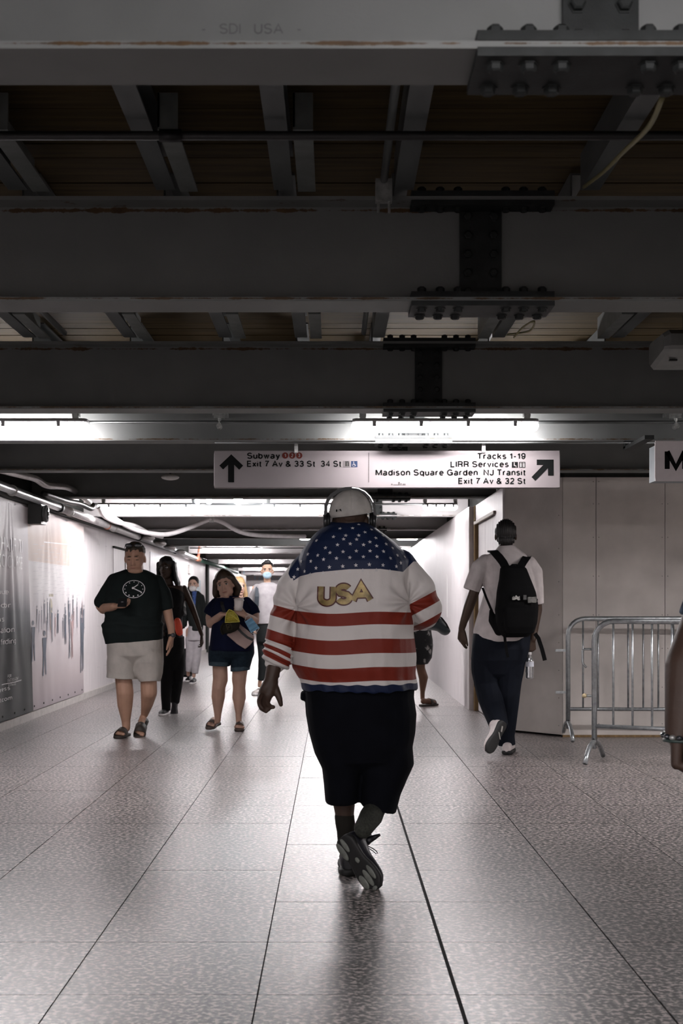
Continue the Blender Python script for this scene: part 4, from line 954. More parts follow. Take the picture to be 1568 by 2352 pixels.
def face(parent,H,lip=LIP,brow=BROW,closed=False,mouth=True):
    hp,A,k=H
    for s in (-1,1):
        if closed: G().ell(hp(s*.031,.086,.003),(.016*k,.005*k,.0025*k),A).obj('eyelid',EYED,parent,True)
        else:
            e=G().ell(hp(s*.031,.082,.007),(.015*k,.009*k,.0075*k),A).obj('eye',EYEW,parent,True)
            G().ell(hp(s*.031,.0895,.007),(.006*k,.003*k,.006*k),A,10,6).obj('iris',EYED,e,True)
            G().ell(hp(s*.031,.087,.0145),(.017*k,.006*k,.0022*k),A).obj('eyelid',EYED,parent,True)
        G().tube([hp(s*.014,.093,.0295),hp(s*.032,.094,.031),hp(s*.05,.080,.025)],[.003*k,.0042*k,.002*k],8).obj('eyebrow',brow,parent,True)
    if mouth:
        G().tube([hp(-.024,.089,-.063),hp(-.010,.099,-.0605),hp(0,.100,-.0615),hp(.010,.099,-.0605),hp(.024,.089,-.063)],[.001*k,.0035*k,.0042*k,.0035*k,.001*k],8).obj('lips',lip,parent,True)

def hand(B,w,d,n,s,L=.18,curl=(.45,.6,.45),spread=.10,thumb=(.75,.35,.25),fat=1.,varc=.12):
    """w wrist, d towards the fingers, n palm side, s thumb side"""
    w=Vector(w); d=Vector(d).normalized(); n=Vector(n); n=(n-d*n.dot(d)).normalized(); s=Vector(s); s=(s-d*s.dot(d)-n*s.dot(n)).normalized()
    W=.40*L*fat
    for i in range(4):
        t=.5-i/3; kn=w+d*(.50-.03*abs(i-1))*L+s*(W*t*.86); B.cone(w+s*(W*t*.45),.085*L*fat,kn,.066*L*fat)
        fl=(.40,.45,.42,.33)[i]*L; c0=curl[0]+varc*(i-1); dirn=d+s*(spread*t); p=kn; a=0; r=.051*L*fat
        for j,(f,cc) in enumerate(zip((.46,.30,.24),(c0,curl[1],curl[2]))):
            a+=cc; v=((d+s*spread*t)*math.cos(a)+n*math.sin(a)).normalized(); q=p+v*fl*f; B.cone(p,r,q,r*.9,seg=10); p=q; r*=.9
    th,tc,tn=thumb
    p=w+d*.10*L+s*W*.30+n*.02*L; v=(d*math.cos(th)+s*math.sin(th)+n*tn).normalized(); r=.085*L*fat
    for j,f in enumerate((.27,.20,.16)):
        q=p+v*f*L; B.cone(p,r,q,r*.8,seg=10); p=q; r*=.8; v=(v+(d*.5-s*.35)*tc).normalized()
    return w+d*.5*L+n*.12*L

def outline(t,w):      # sole half-width along the foot, t 0 heel .. 1 toe
    return w*np.interp(t,[0,.03,.10,.25,.45,.62,.75,.88,.96,1],[.45,.68,.86,.80,.72,.92,1.0,.88,.60,.35])
def shoe(parent,heel,f,u,L,w,m,ms,th=.022,h=.075,open_=False,collar=.0,mtop=None,name='shoe',toe_h=.042,inward=0.):
    """closed shoe with a sole; heel = rear end of the sole's bottom, f towards the toe, u up"""
    heel=Vector(heel); f=Vector(f).normalized(); u=(Vector(u)-f*Vector(u).dot(f)).normalized(); s=f.cross(u)
    T=[0,.02,.06,.12,.2,.3,.4,.5,.6,.7,.8,.88,.94,.98,1]
    def ringset(z0,z1f,kw,sq=2.6):
        R=[]
        for t in T:
            ww=outline(t,w)*kw; zt=z1f(t); c=heel+f*(L*t)+u*((z0+zt)/2)+s*(inward*math.sin(math.pi*t)); hz=max(.002,(zt-z0)/2); R.append([c+s*(ww*math.copysign(abs(math.cos(a))**(2/sq),math.cos(a)))+u*(hz*math.copysign(abs(math.sin(a))**(2/sq),math.sin(a))) for a in [2*math.pi*i/18 for i in range(18)]])
        return R
    B=Blob(); B.rings(ringset(th*.6,lambda t: th+np.interp(t,[0,.1,.3,.45,.65,.85,1],[h*.8,h,h*.98,h*.72,toe_h,toe_h*.8,.004]),.93,2.2))
    if collar: B.cyl(heel+f*(L*.17)+u*(th+h*.5),heel+f*(L*.15)+u*(th+h+collar),w*.80,14,w*.74)
    o=B.build(name,m,.0045,5,parent,folds(.0008,60,3))
    G().rings(ringset(0,lambda t: th+.004*math.cos(6.28*t),1.04,4)).obj('sole',ms,o,True)
    return o,(heel,f,u,s)
def laces(sh,fr,L,w,m,th=.022,h=.075):
    heel,f,u,s=fr
    for i in range(5):
        t=.42+.065*i; z=th+np.interp(t,[.3,.45,.65,.85],[h*.98,h*.72,.042,.034])+.002; c=heel+f*L*t+u*z
        G().tube([c-s*.022,c+u*.004,c+s*.022],.0028,6).obj('lace',m,sh,True)
def tape(name,pts,w,th,m,parent,nrm):
    """flat strap through points"""
    P=[Vector(p) for p in pts]; R=[]
    for i,p in enumerate(P):
        t=(P[min(i+1,len(P)-1)]-P[max(i-1,0)]).normalized(); n=Vector(nrm[i] if isinstance(nrm,list) else nrm); n=(n-t*n.dot(t)).normalized(); s=t.cross(n)
        R.append([p+s*w/2+n*th/2,p-s*w/2+n*th/2,p-s*w/2-n*th/2,p+s*w/2-n*th/2])
    return G().rings(R).obj(name,m,parent)
def bvh(o):
    me=o.data; off=ORG.get(o.name,Vector((0,0,0))); 
    return BVHTree.FromPolygons([v.co+off for v in me.vertices],[tuple(p.vertices) for p in me.polygons])
def decal(name,V2F,org,ax,ay,dirn,tree,m,parent,step=.01,h=.0012,far=.6):
    """flat print laid on a surface: (x,y) metres in the plane org+ax*x+ay*y, dropped along dirn"""
    V,F=dice2d(*V2F,step); W=[]; ok=[]
    for x,y in V:
        p=org+ax*x+ay*y; hit=tree.ray_cast(p-dirn*far,dirn,far*2.5)
        if hit[0] is None: W.append(p); ok.append(False)
        else: W.append(hit[0]-dirn*h); ok.append(True)
    F=[f for f in F if all(ok[i] for i in f)]
    return mk(name,W,F,m,parent)

# ============ the man in the flag jacket, seen from behind
f=Fig(5.67,820,'large man in a stars and stripes jacket walking away, wearing cap and headphones'); D=f.D
# body: trunk, neck, head, arms, legs in one surface
f.sil([(1215,765,840,.09,.02),(1250,735,880,.12,.02),(1310,700,925,.15,.02),(1400,695,930,.19,.03),(1500,690,935,.21,.05),(1600,712,935,.20,.04),(1680,735,925,.17,.03)])
f.ch([(803,1232,.0,38),(803,1205,.01,37)])
Hm=head(f.B,f.P(805,1196,.02),(.18,1,-.08),.95,0,1.06)
f.ch([(700,1315,0,30),(652,1400,-.01,26),(640,1500,-.05,22),(628,1535,-.07,17.5),(622,1562,-.08,15.5)])
f.ch([(622,1562,-.08,15.5),(607,1588,-.09,13),(602,1602,-.10,11.5)]); f.ch([(624,1568,-.08,15),(618,1594,-.10,11)]); f.ch([(622,1568,-.08,14),(610,1600,-.105,11)])
f.ch([(617,1600,-.10,8),(613,1615,-.13,6.5),(620,1623.5,-.14,5.8),(628,1624,-.14,4.8)]); f.ch([(610,1603,-.11,8),(603,1617,-.14,6.5),(608,1626,-.15,5.8),(617,1629,-.15,5)])
f.ch([(604,1602,-.12,7.5),(597.5,1616,-.145,6.3),(600,1627,-.155,5.6),(611,1634,-.155,4.8)]); f.ch([(599,1599,-.13,7),(594.5,1610,-.155,5.4),(596,1620,-.165,5),(603,1628,-.165,4.5)])
f.ch([(627,1573,-.08,11),(636,1590,-.09,8.5),(642,1606,-.10,7),(645,1619,-.10,5)])
f.ch([(925,1315,0,30),(962,1365,.0,26),(972,1405,.03,24),(940,1425,.30,18)])
hand(f.B,f.P(940,1425,.32),(-.8,.3,.0),(0,.2,-1),(0,1,.2),.18,(.6,.8,.5))
f.ch([(775,1640,.02,52),(785,1780,.02,38),(790,1850,.02,25),(792,1885,.02,20),(800,1960,.02,17),(805,1985,.0,15)])
f.ch([(865,1650,.02,52),(875,1780,.03,38),(872,1838,.0,27),(853,1875,-.14,20),(832,1905,-.26,17)])
f.body(S_DK3,.0042,5)
# jacket
def zpy(py,Y=5.67): return CAMH+(VY-py)*Y/FPX
def jpost(P,N):
    px=VX+P[:,0]*FPX/5.67; Yc=5.44; pz=VY-(P[:,2]-CAMH)*FPX/5.67; pb=VY-(P[:,2]-CAMH)*FPX/Yc
    # creases
    d=.0055*fnoise(P,14,1,(1,1,.7))+.0034*fnoise(P,34,2,(1,1,.8))+.003*np.abs(fnoise(P,11,7,(.5,1,1.6)))
    for (cx,cy,s) in ((682,1395,1),(936,1385,-1)):
        rr=np.hypot(px-cx,pz-cy); an=np.arctan2(pz-cy,px-cx); d+=.008*np.sin(an*9+1)*np.exp(-((rr-32)/30)**2)
    low=np.clip((pz-1480)/80,0,1); d+=.003*low*np.sin(px*.18+np.sin(pz*.05)*2)
    slv=(px<674)&(pz>1470); d+=slv*.005*np.sin((pz-.45*(px-625))*.42)
    P=P+N*d[:,None]
    px=VX+P[:,0]*FPX/5.67; pz=VY-(P[:,2]-CAMH)*FPX/5.67; pb=VY-(P[:,2]-CAMH)*FPX/Yc
    xl=np.interp(pz,[1300,1330,1400,1460,1491,1545],[660,672,681,677,670,668]); xr=np.interp(pz,[1300,1320,1382,1431,1460],[948,922,936,947,950])
    left=(px<xl)&(pz<1550); right=(px>xr)&(pz<1450)&(pz>1290)
    dip=3.0*np.cos((px-815)*.012)+2.5*np.sin((px-700)*.03)
    yy=pb-dip
    def band(v,a,b): return (b-a)/2-np.abs(v-(a+b)/2)
    tr=np.maximum.reduce([band(yy,1405,1434),band(yy,1467,1500),band(yy,1532,1564)])
    fl_=pz-np.interp(pz,[1380,1480,1510],[.25,.34,.5])*(px-625)
    lr=np.maximum.reduce([band(fl_,1388,1413),band(fl_,1446,1470),band(fl_,1481,1490),band(fl_,1496,1510)])
    fr=pz+.53*(px-994); rr_=np.maximum(band(fr,1358.7,1387),band(fr,1416,1434))
    red=np.where(left,lr,np.where(right,rr_,tr))*.002
    yb=np.interp(px,[655,672,690,725,800,870,922,948],[1300,1334,1322,1314,1307,1306,1312,1286])
    ycap=yb-pb
    side=np.minimum((px-(668+np.maximum(0,1330-pz)*.25-8)),(957-np.maximum(0,1312-pz)*.0)-px)
    blue=np.minimum(ycap,side); hem=pz-(1567-.002*(px-820)-1.2*np.sin((px-690)*.16)); blue=np.where(left|right,-50.,np.maximum(blue,hem))
    blue=np.where((left|right)&(pz<1330),np.minimum(ycap,side),blue)
    return P,{'red':red,'blue':blue*.002}
J=Blob()
f.sil([(1199,778,824,.07,.03),(1204,758,843,.095,.02),(1214,744,862,.115,.01),(1228,724,882,.13,.0),(1246,708,905,.15,.0),(1266,696,925,.165,.0),(1290,688,938,.185,.0),(1320,684,940,.20,.01),(1380,680,938,.225,.015),(1440,676,944,.245,.02),(1500,672,951,.25,.02),(1532,673,954,.25,.02),(1550,683,954,.24,.02),(1558,690,955,.238,.02),(1564,692,955,.24,.02),(1583,695,956,.236,.02)],J)
f.ch([(712,1300,.0,33),(700,1316,.0,36),(672,1355,.0,37),(657,1400,-.01,32),(646,1445,-.03,31),(642,1480,-.04,31),(638,1508,-.055,31),(643,1528,-.06,24)],J,flat=True)
f.ch([(915,1296,.0,33),(925,1316,.0,36),(956,1352,.0,36),(973,1398,.01,38),(968,1412,.08,34),(955,1422,.22,28),(945,1425,.30,26)],J,flat=True)
MJ=mat_attr('flag_jacket',(.66,.62,.60),[('red',(.19,.018,.007)),('blue',(.004,.012,.048))],.62,.0009,70)
jk=J.build('jacket',MJ,.0045,5,f.r,jpost)
JT=bvh(jk)
# printed stars
stars=[(710,300),(795,317),(665,345),(752,342),(883,352),(838,370),(962,395),(1043,430),(705,393),(620,402),(795,392),(913,410),(503,428),(648,457),(736,450),(828,457),(872,437),(565,478),(596,512),(686,505),(778,500),(873,500),(966,503),(512,530),(443,522),(552,558),(641,550),(733,545),(827,540),(921,540),(1014,550),(1062,530),(1112,540),(464,570),(500,617),(592,611),(684,605),(775,598),(868,593),(962,597),(1054,606),(1085,582),(397,572),(373,625),(421,640),(347,680),(460,662),(548,652),(640,648),(730,640),(823,634),(916,632),(1010,640),(984,452),(1029,480),(690,418),(780,420),(918,465)]
M_STAR=mat('star_print',(.62,.60,.60),.5)
for i,(a,b) in enumerate(stars):
    px=560+a/3.0154; py=1100+b/3.0154; o=Vector((0,0,CAMH)); dv=(P3(px,py,5.6)-o).normalized(); hit=JT.ray_cast(o,dv,20)
    if hit[0] is None: continue
    p,n=hit[0],hit[1]
    if n.dot(dv)>0: n=-n
    if -n.dot(dv)<.25: continue
    ax=n.cross(Vector((0,0,1))).normalized()*-1; ay=ax.cross(n).normalized()*-1
    if ay.z<0: ay=-ay
    R=.0098; st=[(R*(1 if k%2==0 else .42)*math.sin(math.pi*k/5+.12*math.sin(i)),R*(1 if k%2==0 else .42)*math.cos(math.pi*k/5+.12*math.sin(i))) for k in range(10)]
    V=[(0,0)]+st; F=[(0,1+k,1+(k+1)%10) for k in range(10)]
    W=[]
    for x,y in V:
        q=p+ax*x+ay*y; h2=JT.find_nearest(q); W.append((h2[0] if h2[0] else q)+n*.0015)
    mk('star',W,F,M_STAR,jk)
# gold letters on the back
def usa(off,m,h):
    parts=[]
    for ch,x0,x1,b,cap,rot in (('U',726.5,773,1394,56,-.03),('S',767,811,1391.5,54,.0),('A',802,860,1388,55,.035)):
        V,F=glyph(ch,x0,x1,b,cap,off); cx=(x0+x1)/2
        V=[(cx+(x-cx)*math.cos(rot)-(y+b)*math.sin(rot),-b+(x-cx)*math.sin(rot)+(y+b)*math.cos(rot)) for x,y in V]; parts.append((V,F))
    V,F=join2d(parts); V=[((x-VX)*5.44/FPX,CAMH+(VY+y)*5.44/FPX) for x,y in V]
    decal('back_lettering',(V,F),Vector((0,5.3,0)),Vector((1,0,0)),Vector((0,0,1)),Vector((0,1,0)),JT,m,jk,.012,h)
usa(9.0,mat('letter_edge',(.075,.014,.012),.5),.0022); usa(5.9,M_GOLD if 'M_GOLD' in globals() else mat('gold_foil',(.27,.195,.075),.4,var=.6,scale=22,metal=.25),.0034)
# shorts
S=Blob()
f.sil([(1578,699,953,.20,.02),(1600,701,951,.20,.02),(1640,704,957,.205,.02),(1680,711,954,.20,.02),(1720,722,946,.185,.02),(1745,732,948,.17,.02),(1762,758,925,.12,.02),(1780,785,900,.05,.02)],S)
f.sil([(1690,714,842,.17,.02),(1728,724,838,.16,.02),(1764,740.5,834,.15,.02),(1800,744,829,.135,.015),(1842,746.5,824,.125,.01,0)],S,2.2)
f.sil([(1690,815,951,.17,.02),(1710,820,947,.165,.02),(1753,824,950,.155,.02),(1786,826,934,.145,.01),(1820,826,918,.135,.0,-3),(1856,829,907,.13,-.02,-8)],S,2.2)
f.sil([(1588,692,706,.06,.03),(1606,691,706,.05,.03)],S)
S.build('shorts',mat('black_jersey',(.0035,.004,.0065),.9,var=.2,spec=.1),.0055,5,f.r,folds(.004,14,8,(1,1,.35),.0015))
# socks, shoes
SK=mat('charcoal_sock',(.045,.047,.04),.9,var=.3,scale=120,bump=.001,bscale=150)
f.ch([(791,1877,.02,23),(796,1920,.02,22),(801,1965,.02,21)],b:=Blob(),flat=True); b.build('sock',mat('black_sock',(.02,.018,.015),.9),.004,3,f.r,folds(.0012,50,2,(.4,.4,2)))
f.ch([(868,1846,-.02,24),(852,1876,-.14,26),(834,1904,-.27,21)],b:=Blob(),flat=False); b.build('sock',SK,.004,3,f.r,folds(.0012,50,4,(.4,.4,2)))
M_SH=mat('black_sneaker',(.012,.012,.017),.45,var=.3,scale=40,bump=.0006); M_SHS=mat('black_rubber',(.014,.014,.014),.6)
sh,fr=shoe(f.r,(xx(802,5.55),5.60,.0),(.02,1,0),(0,0,1),.31,.055,M_SH,M_SHS,.028,.085,collar=.03)
he=P3(781,1925,5.40); to=P3(855,2031,5.335); fd=(to-he).normalized()
sh,fr=shoe(f.r,he+Vector((0,.0,0)),fd,(.42,.80,.25),(to-he).length*1.12,.057,M_SH,M_SHS,.026,.085,collar=.035)
heel,ff,uu,ss=fr; Ls=(to-he).length*1.12
pad=mat('sole_pad_grey',(.17,.18,.16),.6,var=.3,scale=40)
def solepad(t0,t1,a,b,name='sole_pad'):
    R=[]
    V=[];n=14
    c0=heel+ff*(Ls*(t0+t1)/2)+ss*((a+b)/2)-uu*.0015
    g=G(); rr=[[c0+ff*(Ls*(t1-t0)/2*math.cos(2*math.pi*i/n)*k_)+ss*((b-a)/2*math.sin(2*math.pi*i/n)*k_)-uu*h_ for i in range(n)] for k_,h_ in ((1,-.001),(1,.003),(.8,.005))]
    g.rings(rr); g.obj(name,pad,sh,True)
sg_=1 if ss.x<0 else -1
solepad(.03,.36,sg_*.016,sg_*.046); solepad(.02,.27,sg_*-.012,sg_*.012); solepad(.66,.92,sg_*.012,sg_*.045); solepad(.62,.93,sg_*-.018,sg_*.010); solepad(.60,.86,sg_*-.046,sg_*-.022); solepad(.93,1.0,sg_*-.015,sg_*.012); solepad(.40,.5,sg_*-.02,sg_*.0)
lp=[P3(846,1948,5.44),P3(857,1955,5.45),P3(863,1961,5.45),P3(867,1960,5.45),P3(864,1955,5.45),P3(856,1949,5.45),P3(846,1944,5.44)]; G().tube(lp,.0022,6).obj('lace',M_SH,sh,True)
G().tube([P3(842,1932,5.45),P3(852,1927,5.47),P3(862,1922,5.47),P3(873,1917,5.47)],[.016,.014,.011,.005],8).obj('tongue_tip',M_SH,sh,True)
# cap
cp=root('baseball_cap',f.P(805,1180,0),'pale grey fitted baseball cap on the man in the flag jacket','cap')
cc=f.P(805,1180,.01); bm=bmesh.new(); bmesh.ops.create_uvsphere(bm,u_segments=40,v_segments=24,radius=1)
for v in bm.verts:
    a=math.atan2(v.co.y,v.co.x); v.co=Vector((v.co.x*.0975,v.co.y*.112,v.co.z*.107*(1 if v.co.z>0 else .5)))
    v.co*= 1-.006*abs(math.sin(3*a))**8
bmesh.ops.bisect_plane(bm,geom=bm.verts[:]+bm.edges[:]+bm.faces[:],plane_co=(0,0,-.006),plane_no=(-.13,-.10,1),clear_inner=True)
for v in bm.verts: v.co+=cc
V=[v.co.copy() for v in bm.verts]; bm.verts.index_update(); F=[tuple(v.index for v in q.verts) for q in bm.faces]; bm.free()
M_CAP=mat('grey_cap_cloth',(.42,.40,.375),.8,var=.12,scale=25,bump=.0012,bscale=60)
crown=mk('crown',V,F,M_CAP,cp,True)
bt=BVHTree.FromPolygons(V,F)
G().ell(cc+Vector((.0,0,.108)),(.008,.008,.004)).obj('button',M_CAP,cp,True)
dk=M_CAP
for a in (0.5,1.55,2.6,3.67,4.71,5.75):
    pts=[]
    for k in range(9):
        e=.1+k*.16; d=Vector((math.cos(a)*math.cos(e),math.sin(a)*math.cos(e),math.sin(e))); hit=bt.ray_cast(cc+d*.5,-d,1)
        if hit[0]: pts.append(hit[0]-(-d)*.0003)
    if len(pts)>2: G().tube(pts,.0012,6).obj('seam',dk,cp,True)
pf=[]
for k in range(13):
    a=math.radians(20+140*k/12); pf.append((math.cos(a+.0)*.085,math.sin(a)*.155+.045))
br=G(); R=[]
for k,(x,y) in enumerate(pf):
    pass
fwd=Vector((.30,.95,-.06)).normalized(); rt_=Vector((.95,-.30,0)).normalized(); V=[];F=[];n=12
for i in range(n+1):
    t=i/n*2-1
    for j in range(5):
        q=j/4; rr_=.088+.075*q*math.cos(t*1.25); p=cc+rt_*(math.sin(t*1.25)*(.088+.012*q))+fwd*(rr_*math.cos(t*1.0)*(.95)+.01)+Vector((0,0,-.012-.012*t*t)); V.append(p)
for i in range(n):
    for j in range(4): a=i*5+j; F.append((a,a+5,a+6,a+1))
m_=len(V); V+= [v+Vector((0,0,.004)) for v in V]; F+=[tuple(i+m_ for i in q[::-1]) for q in F]
mk('brim',V,F,mat('black_brim',(.012,.012,.012),.6),cp,True)
lg=join2d([disc2d(0,0,1.9,14,3.2),poly2d([(5,-2.5),(6,-2.5),(6,2.5),(5,2.5)]),poly2d([(7.5,.5),(10.2,-3),(11,-1),(9.5,3.5),(8,3.5)]),poly2d([(5,2),(8.5,1.2),(8.5,2.4),(5,3)])])
V2=[((x+773-VX)*5.56/FPX,CAMH+(VY-1171.5+y)*5.56/FPX) for x,y in lg[0]]
decal('embroidered_mark',(V2,lg[1]),Vector((0,5.5,0)),Vector((1,0,0)),Vector((0,0,1)),Vector((0,1,0)),bt,M_BLACK,cp,.004,.0015)
# headphones
hp_=root('headphones',f.P(803,1185,.02),'black over-ear headphones worn over the grey cap','headphones')
bp_=[(748,1187),(748,1172),(749,1160),(753,1148),(762,1137),(776,1128),(793,1123),(808,1122),(823,1124),(838,1131),(850,1143),(857,1156),(860,1172),(861,1187)]
tape('band',[f.P(a,b,.0) for a,b in bp_],.026,.014,M_PLASTIC,hp_,[(f.P(a,b)-f.P(804,1190)) for a,b in bp_])
tape('band_edge',[f.P(a,b-2.2,-.012) for a,b in bp_[7:12]],.003,.004,mat('chrome_edge',(.75,.75,.75),.2,metal=.8),hp_,[(f.P(a,b)-f.P(804,1190)) for a,b in bp_[7:12]])
for px,s in ((749,-1),(857,1)):
    c=f.P(px,1198,.01)
    G().cyl(c-Vector((.018*s,0,0)),c-Vector((.002*s,0,0)),.040,24,.042).obj('ear_cushion',M_PLASTIC,hp_,True)
    G().cyl(c-Vector((.002*s,0,0)),c+Vector((.014*s,0,0)),.040,24,.030).obj('ear_cup',mat('cup_black',(.02,.02,.022),.3),hp_,True)
    G().obox(c+Vector((.004*s,0,.045)),((1,0,0),(0,1,0),(0,0,1)),(.006,.009,.03)).obj('yoke',M_PLASTIC,hp_)
# second cap held under the arm
hc=root('baseball_cap',f.P(1005,1430,.12),'dark teal cap tucked under the right arm of the man in the flag jacket','cap')
B=Blob(); 
R=[]
for (a,b,c,h1) in ((978,1444,.05,4),(990,1436,.06,12),(1003,1432,.07,18),(1013,1438,.08,20),(1022,1444,.09,17),(1030,1449,.10,8),(1033,1449,.10,2)):
    p=f.P(a,b,c+.03); R.append([p+Vector((0.0*math.cos(t),.055*math.cos(t),h1*f.k*math.sin(t))) for t in [2*math.pi*i/14 for i in range(14)]])
B.rings(R); B.build('crown',mat('dark_teal_cap',(.022,.032,.038),.5,sheen=.2),.005,6,hc)
G().tube([f.P(1010,1414,.10),f.P(1016,1422,.06),f.P(1025,1434,.06),f.P(1032,1448,.09)],.004,8).obj('visor_edge',M_PLASTIC,hc,True)

# ============ the man with the clock T-shirt
f=Fig(11.5,305,'large man in dark clock-print T-shirt and beige shorts looking at his phone')
f.sil([(1312,285,340,.10,0),(1345,262,362,.14,0),(1400,250,364,.17,-.02),(1460,262,356,.13,-.01),(1515,270,350,.09,0)])
f.ch([(311,1325,.0,19),(311,1300,-.02,18)]); f.B.ell(f.P(311,1311,-.10),(.070,.05,.035))
Hd=head(f.B,f.P(310,1282,-.05),(-.03,-1,-.24),1.13,0,1.04,1.15)
f.ch([(250,1350,0,14),(232,1392,-.02,12.5),(238,1398,-.06,12.5),(262,1393,-.26,8.5)])
pw=hand(f.B,f.P(264,1392,-.27),(1,-.10,.02),(0,-.25,1),(.1,-1,.3),.19,(.5,.6,.4),.05,(.5,.3,.5),1.1)
f.ch([(370,1352,0,11),(384,1400,0,11.5),(393,1445,-.04,8.5),(394,1462,-.05,7.5)])
hand(f.B,f.P(394,1462,-.05),(-.08,-.1,-1),(-1,.1,0),(-.2,-1,0),.19,(.15,.25,.2),.12,(.55,.2,.1),1.12)
f.ch([(280,1525,0,19),(287,1590,-.03,20),(287,1618,.0,18),(289,1655,.03,10.5),(290,1672,.03,9)])
f.ch([(340,1525,0,19),(342,1590,-.02,19),(338,1615,.06,14.5),(332,1640,.16,9)])
def barefoot(f,heel,fd,u,L,w=.045):
    fd=Vector(fd).normalized(); u=Vector(u).normalized(); s=fd.cross(u); heel=Vector(heel)
    f.B.cone(heel+fd*.03+u*.035,.033,heel+fd*L*.55+u*.035,.032); f.B.cone(heel+fd*L*.45+u*.028+s*.012,.028,heel+fd*L*.74+u*.022+s*.02,.022); f.B.cone(heel+fd*L*.45+u*.028-s*.012,.026,heel+fd*L*.70+u*.02-s*.022,.019)
    for i in range(5):
        t=(i-2)/2; L2=L*(.95-.10*abs(i-.4)*.55); f.B.cone(heel+fd*L*.68+u*.018+s*(t*.034),.0125,heel+fd*L2+u*.012+s*(t*.038),.012 if i else .0145)
h1=Vector((xx(288,11.55),11.60,.022)); barefoot(f,h1,(-.10,-1,0),(0,0,1),.27)
h2=f.P(330,1646,.20)-Vector((0,0,.02)); fd2=Vector((-.05,-.80,-.52)); u2=Vector((0,-.52,.80)); barefoot(f,h2,fd2,u2,.27)
f.body(S_FAIR,.006,5)
face(f.r,Hd,closed=True)
hp=Hd[0]; Hr=Blob(); k=Hd[2]
Hr.ell(hp(0,-.02,.052),(.083*k,.098*k,.080*k),Hd[1]); Hr.build('hair',mat('hair_short_brown',(.05,.035,.022),.6,var=.4,scale=80,bump=.001),.005,3,f.r,folds(.0012,90,3))
G().ell(hp(0,.046,-.094),(.046*k,.036*k,.024*k),Hd[1]).obj('stubble',mat('stubble',(.17,.10,.07),.7,var=.3,scale=80),f.r,True)
sgl=root('sunglasses',hp(0,.03,.12),'dark sunglasses pushed up on the head of the man in the clock T-shirt','sunglasses')
for s in (-1,1): G().ell(hp(s*.036,.052,.112),(.031*k,.010*k,.019*k),Hd[1]).obj('lens',mat('dark_lens',(.01,.014,.018),.06,coat=1),sgl,True); G().tube([hp(s*.066,.045,.108),hp(s*.084,-.01,.075)],.003,6).obj('temple',M_PLASTIC,sgl,True)
G().tube([hp(-.01,.06,.115),hp(.01,.06,.115)],.003,6).obj('bridge',M_PLASTIC,sgl,True)
T_=Blob()
f.sil([(1309,288,335,.085,.01),(1313,278,345,.11,.0),(1319,262,356,.13,-.01),(1332,250,366,.155,-.01),(1360,244,372,.18,-.02),(1400,240,372,.20,-.03),(1416,243,370,.205,-.03),(1432,236,373,.21,-.03),(1452,236,374,.21,-.03),(1464,240,374,.205,-.02,3),(1474,243,372,.20,-.01,5)],T_,2.3)
f.ch([(262,1335,0,17),(247,1360,0,19),(234,1382,-.02,17.5),(240,1392,-.08,14)],T_,flat=True)
f.ch([(362,1338,0,17),(374,1362,0,19),(383,1400,0,15.5)],T_,flat=True)
def tpost(amp,sc,seed): return folds(amp,sc,seed,(1,1,.8),amp*.4)
def lmpost(P,N):
    pz=VY-(P[:,2]-CAMH)*FPX/11.5; d=.006*fnoise(P,11,5,(1,1,.8))+.003*fnoise(P,30,6)
    d+=.010*np.exp(-((pz-1434-4*np.sin(P[:,0]*14))/5)**2)-.008*np.exp(-((pz-1424-4*np.sin(P[:,0]*11))/5)**2)
    return P+N*d[:,None]
ts=T_.build('t_shirt',mat('dark_teal_jersey',(.011,.0155,.0155),.9,var=.12,bump=.0005,bscale=200,spec=.15),.006,5,f.r,lmpost)
tt_=bvh(ts)
B=Blob(); B.ell(f.P(311,1312,-.10),(.075,.06,.018),u=24,v=10)
L2=[ring2d(305.9,-1353,24.2,25.8,56,.80)]
for i in range(12):
    a=2*math.pi*i/12; L2.append(disc2d(305.9+20.5*math.sin(a),-1353+.80*20.5*math.cos(a),1.15+.5*(math.cos(a)<-.4),10))
def bar(x0,y0,x1,y1,w):
    d=Vector((x1-x0,y1-y0)).normalized()*w/2; return poly2d([(x0-d.y,y0+d.x),(x0+d.y,y0-d.x),(x1+d.y,y1-d.x),(x1-d.y,y1+d.x)][::-1])
L2+=[bar(304,-1350.5,315.5,-1342.5,2),bar(304,-1350.5,324,-1360,2.2),disc2d(304,-1350.5,2.6,14)]
Vv,Ff=join2d(L2); sc_=(11.28)/FPX; V2=[((x-VX)*sc_,CAMH+(VY+y)*sc_) for x,y in Vv]
decal('clock_print',(V2,Ff),Vector((0,11.25,0)),Vector((1,0,0)),Vector((0,0,1)),Vector((0,1,0)),tt_,M_WHITE,ts,.02,.0025)
S=Blob()
f.sil([(1462,250,372,.185,-.02),(1480,246,373,.19,-.02),(1505,247,373,.18,-.01),(1520,256,364,.13,0),(1538,272,352,.05,0)],S)
f.sil([(1485,250,310,.165,-.01),(1520,247,312,.165,-.01),(1545,246,313,.145,-.01),(1558,245,314,.14,-.02,-2)],S,2.3)
f.sil([(1485,306,373,.165,-.01),(1520,306,373,.165,-.01),(1545,308,372,.145,0),(1565,320,367,.14,0,1)],S,2.3)
sh_=S.build('cargo_shorts',mat('beige_cotton',(.47,.435,.40),.85,var=.08,bump=.0008,bscale=90),.006,5,f.r,folds(.005,14,9,(1,1,.5),.002))
tr_=bvh(sh_)
po=[(346,-1489),(372,-1493),(372,-1500),(358,-1501),(349,-1497)]
